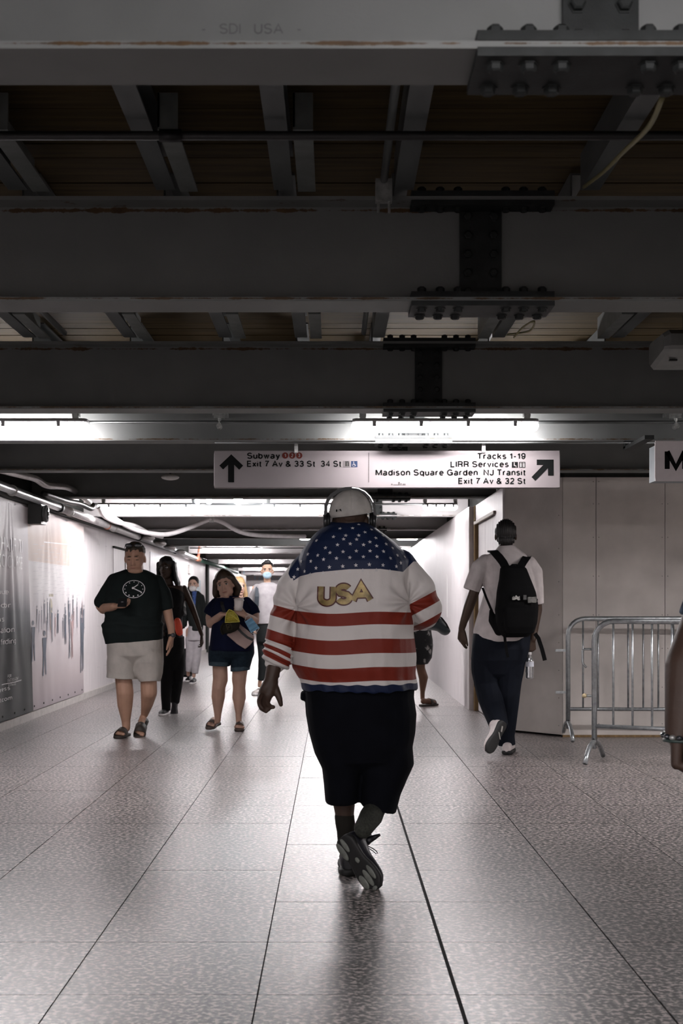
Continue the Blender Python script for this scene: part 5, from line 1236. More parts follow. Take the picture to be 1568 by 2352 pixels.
V2=[((x-VX)*(11.33)/FPX,CAMH+(VY+y)*(11.33)/FPX) for x,y in po][::-1]; decal('pocket_flap',(V2,[tuple(range(5))]),Vector((0,11.3,0)),Vector((1,0,0)),Vector((0,0,1)),Vector((0,1,0)),tr_,mat('beige_flap',(.43,.395,.36),.85),sh_,.02,.005)
def slide(parent,heel,fd,u,L,w,m,band=True):
    heel=Vector(heel); fd=Vector(fd).normalized(); u=Vector(u).normalized(); s=fd.cross(u); o=None
    R=[[heel+fd*(L*t)+s*(outline(t,w)*x)+u*z for x,z in ((-1,0),(-1.05,.012),(-1,.022),(1,.022),(1.05,.012),(1,0))] for t in (0,.03,.1,.2,.35,.5,.65,.75,.88,.96,1)]
    o=G().rings([[p-u*.022 for p in r] for r in R]).obj('sandal',m,parent,True)
    R=[]
    for i in range(13):
        a=math.pi*i/12; R.append([heel+fd*(L*tt)+s*(math.cos(a)*w*1.0)+u*(math.sin(a)*hh-.002) for tt,hh in ((.47,.072),(.80,.052),(.80,.047),(.47,.067))])
    G().rings(R).obj('strap',m,o,True); return o
M_SL=mat('brown_rubber_slide',(.035,.027,.022),.6)
slide(f.r,h1-Vector((0,-.01,0)),(-.10,-1,0),(0,0,1),.30,.055,M_SL); slide(f.r,h2-fd2.normalized()*.01,fd2,u2,.30,.055,M_SL)
ph=root('phone',f.P(281,1383,-.36),'black phone held by the man in the clock T-shirt','phone')
c=f.P(281,1384,-.40); ax=((1,.1,0),(0,.55,.83),(0,-.83,.55)); G().obox(c,ax,(.038,.072*.6,.005)).obj('case',M_PLASTIC,ph); G().obox(c+Vector((0,-.005,.003))+Vector((0,-.83,.55))*.004,ax,(.01,.004,.002)).obj('camera_bump',mat('lens_glass',(.2,.2,.22),.1),ph)
wt=root('wristwatch',f.P(394,1459,-.05),'black wristwatch on the lowered arm of the man in the clock T-shirt','watch')
G().cyl(f.P(393.5,1456,-.05),f.P(394,1463,-.05),.036,20).obj('strap',M_PLASTIC,wt,True); G().cyl(f.P(397,1459,-.085),f.P(398,1459,-.10),.02,16).obj('dial',mat('watch_face',(.05,.05,.055),.2),wt,True)

# ============ woman with braids, all in black
f=Fig(13.74,395,'woman in black with long braids and glasses walking behind the clock T-shirt man')
f.sil([(1345,372,422,.09,0),(1380,370,424,.12,0),(1420,375,418,.11,0),(1455,374,418,.11,0),(1490,375,417,.10,0),(1510,378,414,.09,0)])
f.ch([(390,1345,0,9),(386,1328,-.01,9)]); Hd=head(f.B,f.P(383,1306,-.03),(-.30,-1,.02),1.0,.05)
f.ch([(422,1352,0,8.5),(440,1392,.03,7.5),(452,1425,0,6.5),(463,1458,-.04,4.6)])
hand(f.B,f.P(463,1460,-.04),(.15,-.1,-1),(-1,0,0),(-.2,-1,.2),.17,(.5,.8,.5),.05,(.5,.3,.2))
f.ch([(374,1352,0,8.5),(370,1400,.03,7.5),(375,1440,-.05,5.5)]); hand(f.B,f.P(375,1442,-.05),(0,-.2,-1),(1,0,0),(.2,-1,0),.17)
f.ch([(385,1500,0,12),(383,1570,-.02,9),(381,1625,0,6)]); f.ch([(408,1500,0,12),(406,1560,.03,9),(403,1595,.17,6.5),(402,1608,.22,5.5)])
f.body(S_DARK,.006,5); face(f.r,Hd,LIPD)
hp=Hd[0]
gl=root('eyeglasses',hp(0,.1,.01),'thin round glasses worn by the woman with braids','glasses')
for s in (-1,1):
    G().tube([hp(s*.031+.024*math.cos(a),.098,.006+.02*math.sin(a)) for a in [2*math.pi*i/16 for i in range(17)]],.0016,6).obj('rim',mat('silver_rim',(.7,.7,.7),.2,metal=.9),gl,True)
    G().tube([hp(s*.055,.096,.01),hp(s*.08,.0,.01)],.0014,6).obj('temple',MATS['silver_rim'],gl,True)
B=Blob(); B.ell(hp(0,-.018,.058),(.09,.10,.085),Hd[1])
rs=random.Random(5)
for i in range(22):
    a=math.radians(rs.uniform(75,285)); x=math.sin(a-math.pi/2)*-.085; y=-.03+.09*math.cos(a-math.pi) ; x=.088*math.cos(math.radians(-20+i*10)); ff_=-.0-.09*math.sin(math.radians(-20+i*10))
    p0=hp(x,ff_,.06); p1=hp(x*1.15,ff_*1.1,-.08); p2=p1+Vector((x*.5+.10*(x<0),.05+rs.uniform(-.02,.04),-.20)); p3=p2+Vector((.03,rs.uniform(-.03,.03),-.22))
    B.chain([(p0,.018),(p1,.016),(p2,.014),(p3,.010)])
B.build('braids',H_BLACK,.006,3,f.r,folds(.003,90,2))
B=Blob(); f.sil([(1346,376,418,.085,0),(1368,371,424,.125,-.01),(1395,373,422,.135,-.02),(1425,378,418,.12,0),(1450,374,419,.135,0),(1474,371,422,.14,0)],B); B.build('tank_top',mat('black_tank',(.009,.009,.010),.8),.006,5,f.r,folds(.004,20,4))
B=Blob(); f.sil([(1462,371,422,.14,0),(1500,370,423,.135,0),(1520,374,419,.10,0),(1545,384,410,.04,0)],B); f.ch([(384,1500,0,16),(384,1515,0,16.5),(383,1560,-.02,14),(381,1600,0,11.5),(381,1632,0,10)],B,True); f.ch([(409,1500,0,16),(409,1515,0,16.5),(407,1558,.03,15),(403,1594,.16,12.5),(402,1612,.22,11)],B,True)
B.build('trousers',mat('black_trousers',(.009,.009,.010),.85),.006,5,f.r,folds(.004,22,6))
s_,_=shoe(f.r,(xx(382,13.8),13.84,0),(-.12,-1,0),(0,0,1),.26,.043,M_SH,M_WHITE,.022,.06)
h=f.P(402,1604,.26); shoe(f.r,h,(0,-.42,-.9),(0,-.9,.42),.25,.043,M_SH,M_SHS,.02,.06)
bg=root('waist_bag',f.P(409,1440,-.17),'bright orange-red waist bag on the woman with braids','bag')
B=Blob(); f.ch([(407,1427,-.17,8),(410,1440,-.17,9),(412,1452,-.17,8)],B); B.build('pouch',mat('orange_nylon',(.85,.09,.035),.45,bump=.002,bscale=40),.005,4,bg,folds(.003,40,2))
tape('belt',[f.P(372,1450,-.11),f.P(395,1452,-.16),f.P(424,1440,-.10)],.025,.004,M_PLASTIC,bg,(0,-1,0))

# ============ masked woman with the suitcase, far
f=Fig(19.15,446,'woman with white face mask, black jacket and light grey trousers pulling a suitcase')
f.sil([(1367,430,463,.09,0),(1400,430,465,.12,0),(1440,434,464,.12,0)]); f.ch([(446,1368,0,6),(445,1352,0,6)]); Hd=head(f.B,f.P(444,1343,-.02),(-.05,-1,-.05),.95)
f.ch([(436,1450,0,10),(434,1500,0,7),(432,1550,.1,4)]); f.ch([(453,1450,0,10),(449,1500,0,7),(445,1553,0,4)])
f.body(S_PINK,.007,5); face(f.r,Hd,mouth=False)
hp=Hd[0]; B=Blob(); B.ell(hp(0,-.03,.05),(.085,.1,.085),Hd[1]); B.cone(hp(.05,-.08,0),.05,hp(.08,-.09,-.16),.04); B.build('hair',H_BLACK,.007,3,f.r)
def mask(parent,Hd,m,name='face_mask'):
    hp,A,k=Hd; B=Blob(); B.ell(hp(0,.066,-.055),(.060*k,.050*k,.052*k),A); B.ell(hp(0,.088,-.035),(.03*k,.036*k,.03*k),A); o=B.build(name,m,.005,4,parent)
    for s in (-1,1): G().tube([hp(s*.056,.06,-.03),hp(s*.082,.0,.0)],.0016*k,6).obj('ear_loop',M_WHITE,o,True)
    return o
mask(f.r,Hd,mat('white_mask',(.74,.70,.68),.7))
B=Blob(); f.sil([(1358,438,456,.07,0),(1366,430,464,.10,0),(1395,428,468,.13,0),(1430,432,468,.13,0),(1448,436,466,.13,0)],B); f.ch([(462,1372,0,7),(470,1400,0,6.5),(472,1432,-.04,6)],B); f.ch([(431,1374,0,7),(425,1405,0,6.5),(424,1435,.05,6)],B)
B.build('jacket',mat('black_fleece',(.014,.016,.016),.9),.007,5,f.r,folds(.005,16,3))
B=Blob(); f.sil([(1358,441,452,.06,-.09),(1375,442,450,.05,-.11),(1400,444,448,.04,-.13)],B); B.build('blue_shirt',mat('blue_check',(.05,.09,.25),.8,var=.5,scale=40),.006,3,f.r)
B=Blob(); f.sil([(1438,433,463,.13,0),(1455,431,464,.13,0),(1470,431,464,.12,0)],B); f.ch([(438,1468,0,12),(436,1505,0,9.5),(433,1542,.06,7.5)],B,True); f.ch([(454,1468,0,12),(451,1505,0,9.5),(447,1546,0,7.5)],B,True)
B.build('trousers',mat('light_grey_cotton',(.46,.43,.45),.85),.007,5,f.r,folds(.006,14,5))
shoe(f.r,(xx(446,19.2),19.25,0),(-.1,-1,0),(0,0,1),.25,.045,M_SH,M_WHITE,.022,.06); shoe(f.r,(xx(433,19.5),19.6,.01),(0,-1,0),(0,0,1),.25,.045,M_SH,M_WHITE,.022,.06)
su=root('suitcase',(xx(426,19.9),19.9,0),'black rolling suitcase behind the masked woman','suitcase')
x=xx(427,19.9); G().cbox(x-.11,x+.11,19.75,20.05,.06,.50,.03).obj('shell',M_PLASTIC,su)
for dx in (-.08,.08): G().tube([(x+dx,19.9,.5),(x+dx*.9,19.85,.95)],.008,8).obj('handle_rod',M_BRKT,su,True); G().cyl((x+dx-.012,19.8,.03),(x+dx+.012,19.8,.03),.03,14).obj('wheel',M_SHS,su,True)
G().tube([(x-.075,19.85,.95),(x+.075,19.85,.95)],.012,8).obj('grip',M_PLASTIC,su,True)

# ============ woman in navy with the cup
f=Fig(12.06,530,'woman in navy T-shirt and denim shorts carrying a white cup and purse'); 
f.sil([(1372,498,560,.10,0),(1410,492,575,.15,0),(1450,492,580,.17,-.01),(1490,495,565,.11,0),(1500,500,560,.06,0)])
f.ch([(524,1378,0,12),(521,1362,-.02,12)]); Hd=head(f.B,f.P(517,1343,-.04),(-.12,-1,-.10),1.02,.22,1.06,1.2)
f.ch([(494,1388,0,9.5),(482,1418,0,10.5),(484,1432,-.04,11),(508,1412,-.26,7)])
hand(f.B,f.P(510,1411,-.27),(1,-.1,.15),(.1,.1,-1),(0,-1,.1),.165,(.5,.7,.4),.05,(.5,.4,.1))
f.ch([(568,1388,0,9.5),(585,1412,0,10.5),(584,1426,-.04,11),(562,1413,-.28,7)])
hand(f.B,f.P(561,1412,-.29),(-.85,-.1,.5),(.1,-1,.1),(.4,-.1,.9),.165,(.5,.8,.6),.05,(.45,.5,.3))
f.ch([(504,1512,0,17),(506,1560,-.02,17.5),(502,1578,-.03,15.5),(501,1600,.02,16),(500,1640,.05,8.5),(500,1655,.06,7)])
f.ch([(552,1512,0,17),(549,1560,0,17),(549,1578,0,14.5),(549,1602,.02,16),(548,1640,.03,7.5),(548,1658,.03,6.5)])
h1=Vector((xx(549,12.1),12.18,.024)); barefoot(f,h1,(.05,-1,0),(0,0,1),.23); fdw=Vector((-.28,-.92,-.12)); h2=Vector((xx(499,12.2),12.28,.06)); barefoot(f,h2,fdw,(0,-.1,1),.23)
f.body(S_PINK,.006,5); face(f.r,Hd)
hp=Hd[0]; B=Blob(); B.ell(hp(0,-.022,.058),(.098,.105,.088),Hd[1]); B.ell(hp(0,-.05,.12),(.06,.06,.03),Hd[1])
rs=random.Random(9)
for s,n_,dx,dz in ((-1,12,-.045,-.26),(1,12,.03,-.22)):
    for i in range(n_):
        t=i/(n_-1); p0=hp(s*.082*math.cos(t*1.5),-.01-.08*math.sin(t*1.5)+.02,.05); p1=hp(s*(.108+.02*rs.random())*math.cos(t*1.5),-.02-.09*math.sin(t*1.5),-.06); p2=p1+Vector((dx*rs.uniform(.5,1.6),.07,dz*rs.uniform(.42,.72)))
        B.chain([(p0,.03),(p1,.028),(p2,.010+.008*rs.random())])
B.build('hair',H_BROWN,.006,4,f.r,folds(.004,50,2,(1,1,.3)))
B=Blob(); f.sil([(1368,506,548,.085,0),(1376,494,562,.11,-.01),(1390,486,575,.14,-.02),(1420,486,580,.175,-.03),(1440,487,582,.185,-.03),(1462,484,583,.19,-.03),(1488,480,584,.19,-.02),(1494,481,583,.185,-.02)],B,2.3)
f.ch([(497,1386,0,14),(487,1400,0,16),(480,1412,0,14)],B,True); f.ch([(566,1384,0,15),(580,1400,0,16),(586,1412,-.01,14)],B,True)
ts=B.build('t_shirt',mat('navy_jersey',(.005,.007,.026),.85,bump=.0005,bscale=200),.006,5,f.r,folds(.005,13,15,(1,1,.7),.002))
B=Blob(); f.sil([(1484,480,584,.185,-.01),(1500,479,584,.185,0),(1510,481,580,.15,0),(1522,492,570,.06,0)],B); f.sil([(1495,479,532,.15,0),(1526,480,528,.145,0,-1)],B); f.sil([(1495,530,583,.15,0),(1538,530,573,.145,0,2)],B)
sh_=B.build('denim_shorts',mat('dark_denim',(.014,.024,.036),.85,var=.25,scale=40,bump=.0006,bscale=150),.006,4,f.r,folds(.003,20,4))
for (a0,a1,y0,y1) in ((479.5,528.5,1519,1529),(529.5,574,1530,1540)):
    B=Blob(); f.sil([(y0,a0,a1,.150,0,-1 if a0<500 else 2),(y1,a0,a1,.150,0,-1 if a0<500 else 2)],B); B.build('turned_cuff',mat('faded_denim',(.05,.075,.095),.85,var=.2,scale=50),.006,2,sh_)
M_TAU=mat('taupe_sandal',(.10,.075,.065),.6); slide(f.r,h1+Vector((0,.01,0)),(.05,-1,0),(0,0,1),.255,.046,M_TAU); slide(f.r,h2+Vector((0,.01,0)),fdw,(0,-.1,1),.255,.046,M_TAU)
cu=root('paper_cup',f.P(548,1388,-.36),'white lidded paper cup held up by the woman in navy','cup')
a=f.P(547,1402,-.36); b_=f.P(548.5,1379,-.37); G().cyl(a,b_,8.6*f.k,24,10.5*f.k).obj('cup_body',mat('white_paper',(.72,.66,.63),.7),cu,True)
up=(b_-a).normalized(); G().tube([b_,b_+up*.006,b_+up*.007,b_+up*.016,b_+up*.018],[11.2*f.k,11.2*f.k,10.6*f.k,9.8*f.k,7*f.k],24).obj('lid',mat('white_lid',(.70,.64,.61),.4),cu,True)
yc=root('trucker_cap',f.P(528,1430,-.40),'black and yellow mesh cap held in front of the woman in navy','cap')
M_YM=mat('yellow_mesh',(.36,.30,.03),.7,var=.35,scale=90); 
R=[[f.P(px,py,-.40+dy) for px,py,dy in r] for r in (
 [(517,1430,.0),(550,1428,.0),(549,1427,.06),(518,1429,.06)],[(518,1416,-.03),(545,1418,-.03),(544,1417,.07),(520,1415,.07)],[(522,1404,-.02),(537,1406,-.02),(536,1405,.06),(523,1404,.06)],[(527,1400,.01),(531,1400,.01),(531,1400,.03),(527,1400,.03)])]
b=Blob(); b.rings(R); b.build('mesh_crown',M_YM,.004,5,yc)
for pts in ([(517,1430),(518,1418),(521,1407),(526,1400)],[(526,1400),(536,1404),(545,1415),(550,1428)],[(517,1430),(534,1429),(550,1428)],[(524,1409),(535,1415),(549,1427)]): G().tube([f.P(x,y,-.435) for x,y in pts],.004,6).obj('piping',mat('yellow_piping',(.55,.48,.09),.5),yc,True)
b=Blob(); R=[]
for (y,xl,xr,d_) in ((1428,516,551,.03),(1436,512,550,.05),(1444,511,548,.055),(1450,512,540,.05),(1455,514,528,.03)):
    c=f.P((xl+xr)/2,y,-.38); rx=(xr-xl)/2*f.k; R.append([c+Vector((rx*math.cos(t),d_*math.sin(t),0)) for t in [2*math.pi*i/20 for i in range(20)]])
b.rings(R); b.build('front_panel',mat('black_cotton',(.016,.014,.010),.8),.005,5,yc)
G().tube([f.P(x,y,-.42) for x,y in ((514,1430),(508,1438),(506,1446),(509,1455),(513,1458))],.006,8).obj('brim_edge',MATS['black_cotton'],yc,True)
b=Blob(); b.rings([[f.P(x,y,-.40+d_) for x,y in ((514,1430),(507,1440),(507,1450),(513,1458),(522,1452),(520,1436))] for d_ in (0,.02)]); b.build('brim',MATS['black_cotton'],.005,4,yc)
G().tube([f.P(x,y,-.445) for x,y in ((519,1435),(530,1433),(533,1445),(523,1447),(519,1435))],.002,6).obj('patch_border',mat('patch_gold',(.10,.08,.03),.7),yc,True)
G().tube([f.P(x,y,-.447) for x,y in ((524,1444),(523.5,1438),(529,1437))],.0016,6).obj('patch_letter',MATS['patch_gold'],yc,True); G().tube([f.P(x,y,-.447) for x,y in ((524,1441),(528,1440.5))],.0016,6).obj('patch_letter',MATS['patch_gold'],yc,True)
pu=root('shoulder_bag',f.P(550,1460,-.30),'pale pink purse with a dark strap edge on the woman in navy','bag')
b=Blob(); b.rings([[f.P(x,y,-.22+d_) for x,y in ((549,1432),(570,1449),(584,1462),(583,1470),(574,1482),(563,1491),(545,1480),(520,1458),(530,1450))] for d_ in (-.05,.0,.05)]); pb=b.build('bag_body',mat('dusty_pink_leather',(.37,.26,.235),.55,bump=.0006,bscale=80),.005,5,pu)
tape('dark_edge',[f.P(x,y,-.30) for x,y in ((545,1442),(556,1454),(568,1464),(581,1470))],.022,.008,M_PLASTIC,pu,(0,-1,0))
tape('strap',[f.P(x,y,dd) for x,y,dd in ((508,1372,-.07),(510,1390,-.16),(520,1420,-.21),(545,1440,-.24))],.03,.005,mat('black_strap',(.012,.011,.012),.7),pu,(0,-1,0))
mk_=root('surgical_mask',f.P(577,1440,-.34),'light blue surgical mask dangling from the hand of the woman in navy','mask')
b=G(); V=[];n=10
for i in range(n+1):
    t=i/n
    for s in (0,1):
        a0=Vector((562,1428)).lerp(Vector((576,1454)),t); a1=Vector((577,1418)).lerp(Vector((596,1442)),t); q=a0.lerp(a1,s); V.append(f.P(q.x,q.y,-.34+.006*math.sin(i*2.2)))
F=[(2*i,2*i+1,2*i+3,2*i+2) for i in range(n)]; m_=len(V); V+=[v+Vector((0,.004,0)) for v in V]; F+=[tuple(k+m_ for k in q[::-1]) for q in F]
mk('mask_panel',V,F,mat('surgical_blue',(.16,.33,.48),.7),mk_)
G().tube([f.P(x,y,-.34) for x,y in ((577,1453),(583,1456),(590,1451),(595,1443))],.0022,6).obj('ear_loop',M_WHITE,mk_,True); G().tube([f.P(x,y,-.34) for x,y in ((562,1427),(565,1416),(572,1414),(577,1419))],.0022,6).obj('ear_loop',M_WHITE,mk_,True)

# ============ blond woman mostly hidden behind
f=Fig(16.5,553,'blond woman almost hidden behind the woman in navy')
f.sil([(1378,535,570,.10,0),(1420,535,568,.12,0),(1480,530,572,.14,0)]); f.ch([(552,1380,0,7),(551,1362,0,7)]); Hd=head(f.B,f.P(549,1348,0),(.5,-1,-.05),.95)
f.ch([(543,1480,0,14),(545,1540,0,9),(546,1592,0,4)]); f.ch([(560,1480,0,14),(556,1540,0,9),(553,1592,.1,4)])
f.ch([(536,1385,0,7),(528,1440,0,5)]);f.ch([(568,1385,0,7),(574,1440,0,5)])
f.body(S_PINK,.008,4); face(f.r,Hd); hp=Hd[0]; B=Blob(); B.ell(hp(0,-.03,.05),(.09,.1,.09),Hd[1])
for s in (-1,1): B.chain([(hp(s*.07,0,.03),.03),(hp(s*.09,.01,-.1),.03),(hp(s*.08,.02,-.22),.018)])
B.build('hair',H_BLOND,.007,3,f.r,folds(.004,40,2,(1,1,.3)))
B=Blob(); f.sil([(1372,540,565,.08,0),(1380,532,573,.12,0),(1430,532,571,.14,0),(1500,530,572,.15,0)],B); B.build('top',mat('dark_top',(.02,.022,.03),.85),.008,4,f.r)
B=Blob(); f.sil([(1490,531,571,.15,0),(1520,532,570,.14,0)],B); f.ch([(543,1515,0,13),(545,1582,0,8)],B,True); f.ch([(559,1515,0,13),(555,1580,.08,8)],B,True); B.build('trousers',mat('dark_jeans',(.02,.025,.03),.85),.008,4,f.r)
shoe(f.r,(xx(546,16.5),16.58,0),(0,-1,0),(0,0,1),.24,.042,M_SH,M_WHITE); shoe(f.r,(xx(554,16.6),16.7,0),(0,-1,0),(0,0,1),.24,.042,M_SH,M_WHITE)

# ============ man with the blue mask
f=Fig(16.8,608,'man with black hair, light blue face mask, pale grey T-shirt and backpack straps')
f.sil([(1345,588,636,.10,0),(1380,585,640,.12,0),(1430,592,634,.10,0),(1460,593,634,.09,0)]); f.ch([(614,1345,0,8.5),(613,1325,0,8)]); Hd=head(f.B,f.P(613.5,1311,-.02),(.05,-1,-.03),1.0)
f.ch([(586,1352,0,8),(577,1395,.02,6.5),(580,1430,-.05,5)]); hand(f.B,f.P(580,1432,-.05),(0,-.2,-1),(1,0,0),(0,-1,0),.18); f.ch([(640,1352,0,8),(648,1395,.02,6.5),(648,1430,-.05,5)]); hand(f.B,f.P(648,1432,-.05),(0,-.2,-1),(-1,0,0),(0,-1,0),.18)
f.ch([(601,1450,0,9),(603,1510,-.03,7),(596,1575,0,4.5)]); f.ch([(626,1450,0,9),(630,1510,.05,7),(634,1565,.2,4.5)])
f.body(skinmat('skin_olive',(.50,.31,.22)),.007,5); face(f.r,Hd,mouth=False); mask(f.r,Hd,mat('light_blue_mask',(.38,.53,.64),.7))
hp=Hd[0]; B=Blob(); B.ell(hp(0,-.025,.062),(.084,.09,.075),Hd[1]); B.ell(hp(-.01,.045,.115),(.055,.04,.03),Hd[1]); B.build('hair',H_BLACK,.006,3,f.r,folds(.004,60,2))
B=Blob(); f.sil([(1338,602,626,.08,0),(1344,590,640,.11,-.01),(1365,585,643,.13,-.02),(1400,588,640,.13,-.02),(1433,589,640,.13,-.01)],B); f.ch([(590,1350,0,9),(582,1368,0,10),(577,1383,0,9)],B,True); f.ch([(638,1350,0,9),(646,1368,0,10),(650,1385,0,9)],B,True)
B.build('t_shirt',mat('pale_grey_tee',(.40,.375,.39),.85),.007,5,f.r,folds(.004,16,7))
B=Blob(); f.sil([(1426,590,640,.125,0),(1455,588,640,.13,0),(1475,588,640,.12,0)],B); f.ch([(601,1470,0,13.5),(604,1515,-.03,10.5),(599,1562,0,8)],B,True); f.ch([(627,1470,0,13.5),(630,1515,.05,10.5),(634,1555,.15,8)],B,True)
B.build('trousers',mat('charcoal_trousers',(.02,.022,.023),.85),.007,5,f.r,folds(.004,18,6))
shoe(f.r,(xx(597,16.8),16.92,0),(-.30,-1,0),(0,0,1),.27,.046,mat('white_sneaker',(.62,.57,.55),.5),M_WHITE,.024,.06); shoe(f.r,(xx(634,17),17.2,.01),(0,-1,0),(0,0,1),.27,.046,MATS['white_sneaker'],M_WHITE,.024,.06)
bk=root('backpack',f.P(614,1380,.2),'dark grey backpack worn by the man with the blue mask','backpack')
G().cbox(f.P(596,0).x,f.P(632,0).x,16.95,17.12,zz(1425,16.9),zz(1345,16.9),.03).obj('pack',mat('slate_nylon',(.05,.06,.075),.7),bk)
for pts in (((594,1343,.02),(591,1352,-.10),(590,1370,-.145),(589,1392,-.12)),((637,1343,.02),(640,1352,-.10),(641,1370,-.145),(641,1392,-.12))): tape('strap',[f.P(*p) for p in pts],.055,.012,MATS['slate_nylon'],bk,(0,-1,.3))

# ============ person in flowered shorts behind the flag jacket
f=Fig(14.9,965,'person in black flowered shorts and dark slides mostly hidden behind the flag jacket man')
f.sil([(1320,900,950,.11,0),(1380,898,955,.14,0),(1450,902,960,.14,0)]); f.ch([(925,1322,0,9),(922,1300,0,9)]); Hd=head(f.B,f.P(905,1290,0),(-.4,1,0),1)
f.ch([(955,1335,0,9),(960,1400,0,8),(948,1440,.1,6)]); f.ch([(898,1335,0,9),(892,1400,0,8),(896,1440,.1,6)])
f.ch([(960,1460,0,20),(966,1535,.0,10),(972,1556,.03,11),(970,1590,.02,5.5),(970,1604,.02,5)]); f.ch([(930,1460,0,20),(935,1535,.0,10),(938,1570,.15,8),(940,1598,.25,5)])
h1=Vector((xx(966,14.98),14.86,.024)); barefoot(f,h1,(.75,.65,0),(0,0,1),.25); f.body(S_DK2,.007,5)
B=Blob(); B.ell(Hd[0](0,-.02,.045),(.09,.1,.09),Hd[1]); B.build('hair',H_BLACK,.007,3,f.r)
B=Blob(); f.sil([(1310,910,940,.09,0),(1325,895,955,.12,0),(1390,895,960,.15,0),(1450,898,962,.15,0)],B); B.build('top',mat('dark_top',(.02,.022,.03),.85),.008,4,f.r)
B=Blob(); f.sil([(1440,905,990,.16,0),(1470,905,993,.16,0),(1490,905,992,.15,0)],B); f.sil([(1480,948,993,.14,0),(1510,949,991,.14,0),(1524,951,982,.13,0)],B); f.sil([(1480,906,950,.14,0),(1524,910,946,.13,0)],B)
def flower_mat():
    m=bpy.data.materials.new('flower_print'); m.use_nodes=True; nt=m.node_tree; p=nt.nodes['Principled BSDF']; tc=nt.nodes.new('ShaderNodeTexCoord'); v=nt.nodes.new('ShaderNodeTexVoronoi'); v.inputs['Scale'].default_value=11
    n=nt.nodes.new('ShaderNodeTexNoise'); n.inputs['Scale'].default_value=30; ad=nt.nodes.new('ShaderNodeVectorMath'); ad.operation='MULTIPLY_ADD'; ad.inputs[1].default_value=(.07,.07,.07)
    nt.links.new(n.outputs['Color'],ad.inputs[0]); nt.links.new(tc.outputs['Object'],ad.inputs[2]); nt.links.new(ad.outputs[0],v.inputs['Vector']); nt.links.new(tc.outputs['Object'],n.inputs['Vector'])
    r=nt.nodes.new('ShaderNodeValToRGB'); e=r.color_ramp.elements; e[0].position=.22; e[0].color=(.30,.29,.28,1); e[1].position=.34; e[1].color=(.008,.009,.010,1); nt.links.new(v.outputs['Distance'],r.inputs[0]); nt.links.new(r.outputs[0],p.inputs['Base Color']); p.inputs['Roughness'].default_value=.8; return m
B.build('flowered_shorts',flower_mat(),.007,4,f.r,folds(.004,18,3))
slide(f.r,h1-Vector((.012,.008,0)),(.75,.65,0),(0,0,1),.28,.05,M_SL)

# ============ man with the black backpack
f=Fig(10.23,1150,'man in a pale short-sleeved shirt and dark trousers walking away with a black backpack')
f.sil([(1280,1128,1200,.08,0),(1320,1124,1215,.10,0),(1400,1120,1215,.11,0),(1460,1110,1205,.12,0),(1520,1098,1198,.12,0)])
f.ch([(1163,1285,0,16),(1161,1258,.0,15)]); Hd=head(f.B,f.P(1161,1230,.02),(.1,1,-.12),1.02)
f.ch([(1112,1304,0,13),(1090,1355,0,12.5),(1076,1395,.0,12),(1064,1430,.02,9),(1060,1444,.03,8)])
hand(f.B,f.P(1060,1445,.03),(-.02,.12,-1),(.75,.5,.0),(.6,-.75,-.05),.185,(.30,.4,.3),.10,(.42,.2,.1),1.02)
f.ch([(1222,1312,0,12),(1232,1355,0,11),(1234,1400,.02,11),(1226,1450,.0,9),(1223,1468,-.02,8)])
hand(f.B,f.P(1222,1470,-.02),(-.02,.05,-1),(-.5,.85,.1),(-.9,-.5,.1),.165,(.6,.9,.7),.03,(.4,.6,.3),1.02)
f.ch([(1120,1500,0,30),(1125,1580,.05,24),(1135,1640,-.14,15),(1142,1672,-.26,11)]); f.ch([(1176,1500,0,29),(1172,1590,.0,23),(1168,1650,.0,15),(1166,1705,.0,11)])
f.body(S_DARK,.0055,5)
hp=Hd[0]; B=Blob(); B.ell(hp(0,-.018,.030),(.086,.103,.100),Hd[1],24,16); B.ell(hp(0,-.045,-.045),(.072,.06,.05),Hd[1])
def corn(P,N):
    A=np.array([tuple(v) for v in Hd[1]]); q=(P-np.array(Hd[0](0,0,0)))@A.T; return P+N*(.0035*np.sin(q[:,0]*420/1.))[:,None]
B.build('cornrows',H_BLACK,.0045,3,f.r,corn)
B=Blob(); f.sil([(1252,1144,1180,.07,.0),(1262,1136,1192,.09,0),(1274,1118,1206,.11,0),(1290,1112,1216,.13,0),(1330,1111,1226,.15,0),(1360,1109,1230,.155,.0),(1400,1099,1228,.16,0),(1450,1086,1222,.165,0),(1462,1088,1214,.165,0,2),(1472,1102,1206,.16,0,3)],B)
f.ch([(1116,1290,0,18),(1104,1306,0,21),(1093,1330,0,20),(1083,1356,0,19.5)],B,True); f.ch([(1214,1296,0,18),(1226,1315,0,19),(1232,1350,0,16),(1236,1388,0,13)],B,True)
B.build('shirt',mat('pale_shirt',(.55,.50,.495),.8,bump=.0005,bscale=150),.0055,5,f.r,folds(.0055,11,21,(1,1,.5),.002))
B=Blob(); f.sil([(1452,1086,1216,.15,.01),(1490,1082,1214,.165,0),(1515,1080,1208,.155,0),(1530,1088,1200,.13,0),(1548,1096,1192,.10,0),(1562,1104,1186,.05,0)],B)
f.ch([(1116,1515,0,36),(1116,1540,.02,35),(1118,1568,.04,33),(1131,1625,-.06,26),(1143,1660,-.20,22),(1147,1672,-.25,20)],B,True); f.ch([(1172,1515,0,35),(1171,1545,0,32),(1169,1580,.0,28),(1167,1640,.0,21),(1160,1690,.0,20),(1163,1712,.0,20)],B,True)
B.build('trousers',mat('navy_trousers',(.006,.008,.014),.8),.0055,5,f.r,folds(.005,12,16,(1,1,.8),.002))
WS=mat('white_leather_shoe',(.62,.55,.54),.45,bump=.0006,bscale=50)
sh,fr=shoe(f.r,(xx(1162,10.13),10.10,0),(.25,1,0),(0,0,1),.29,.05,WS,M_SHS,.03,.065)
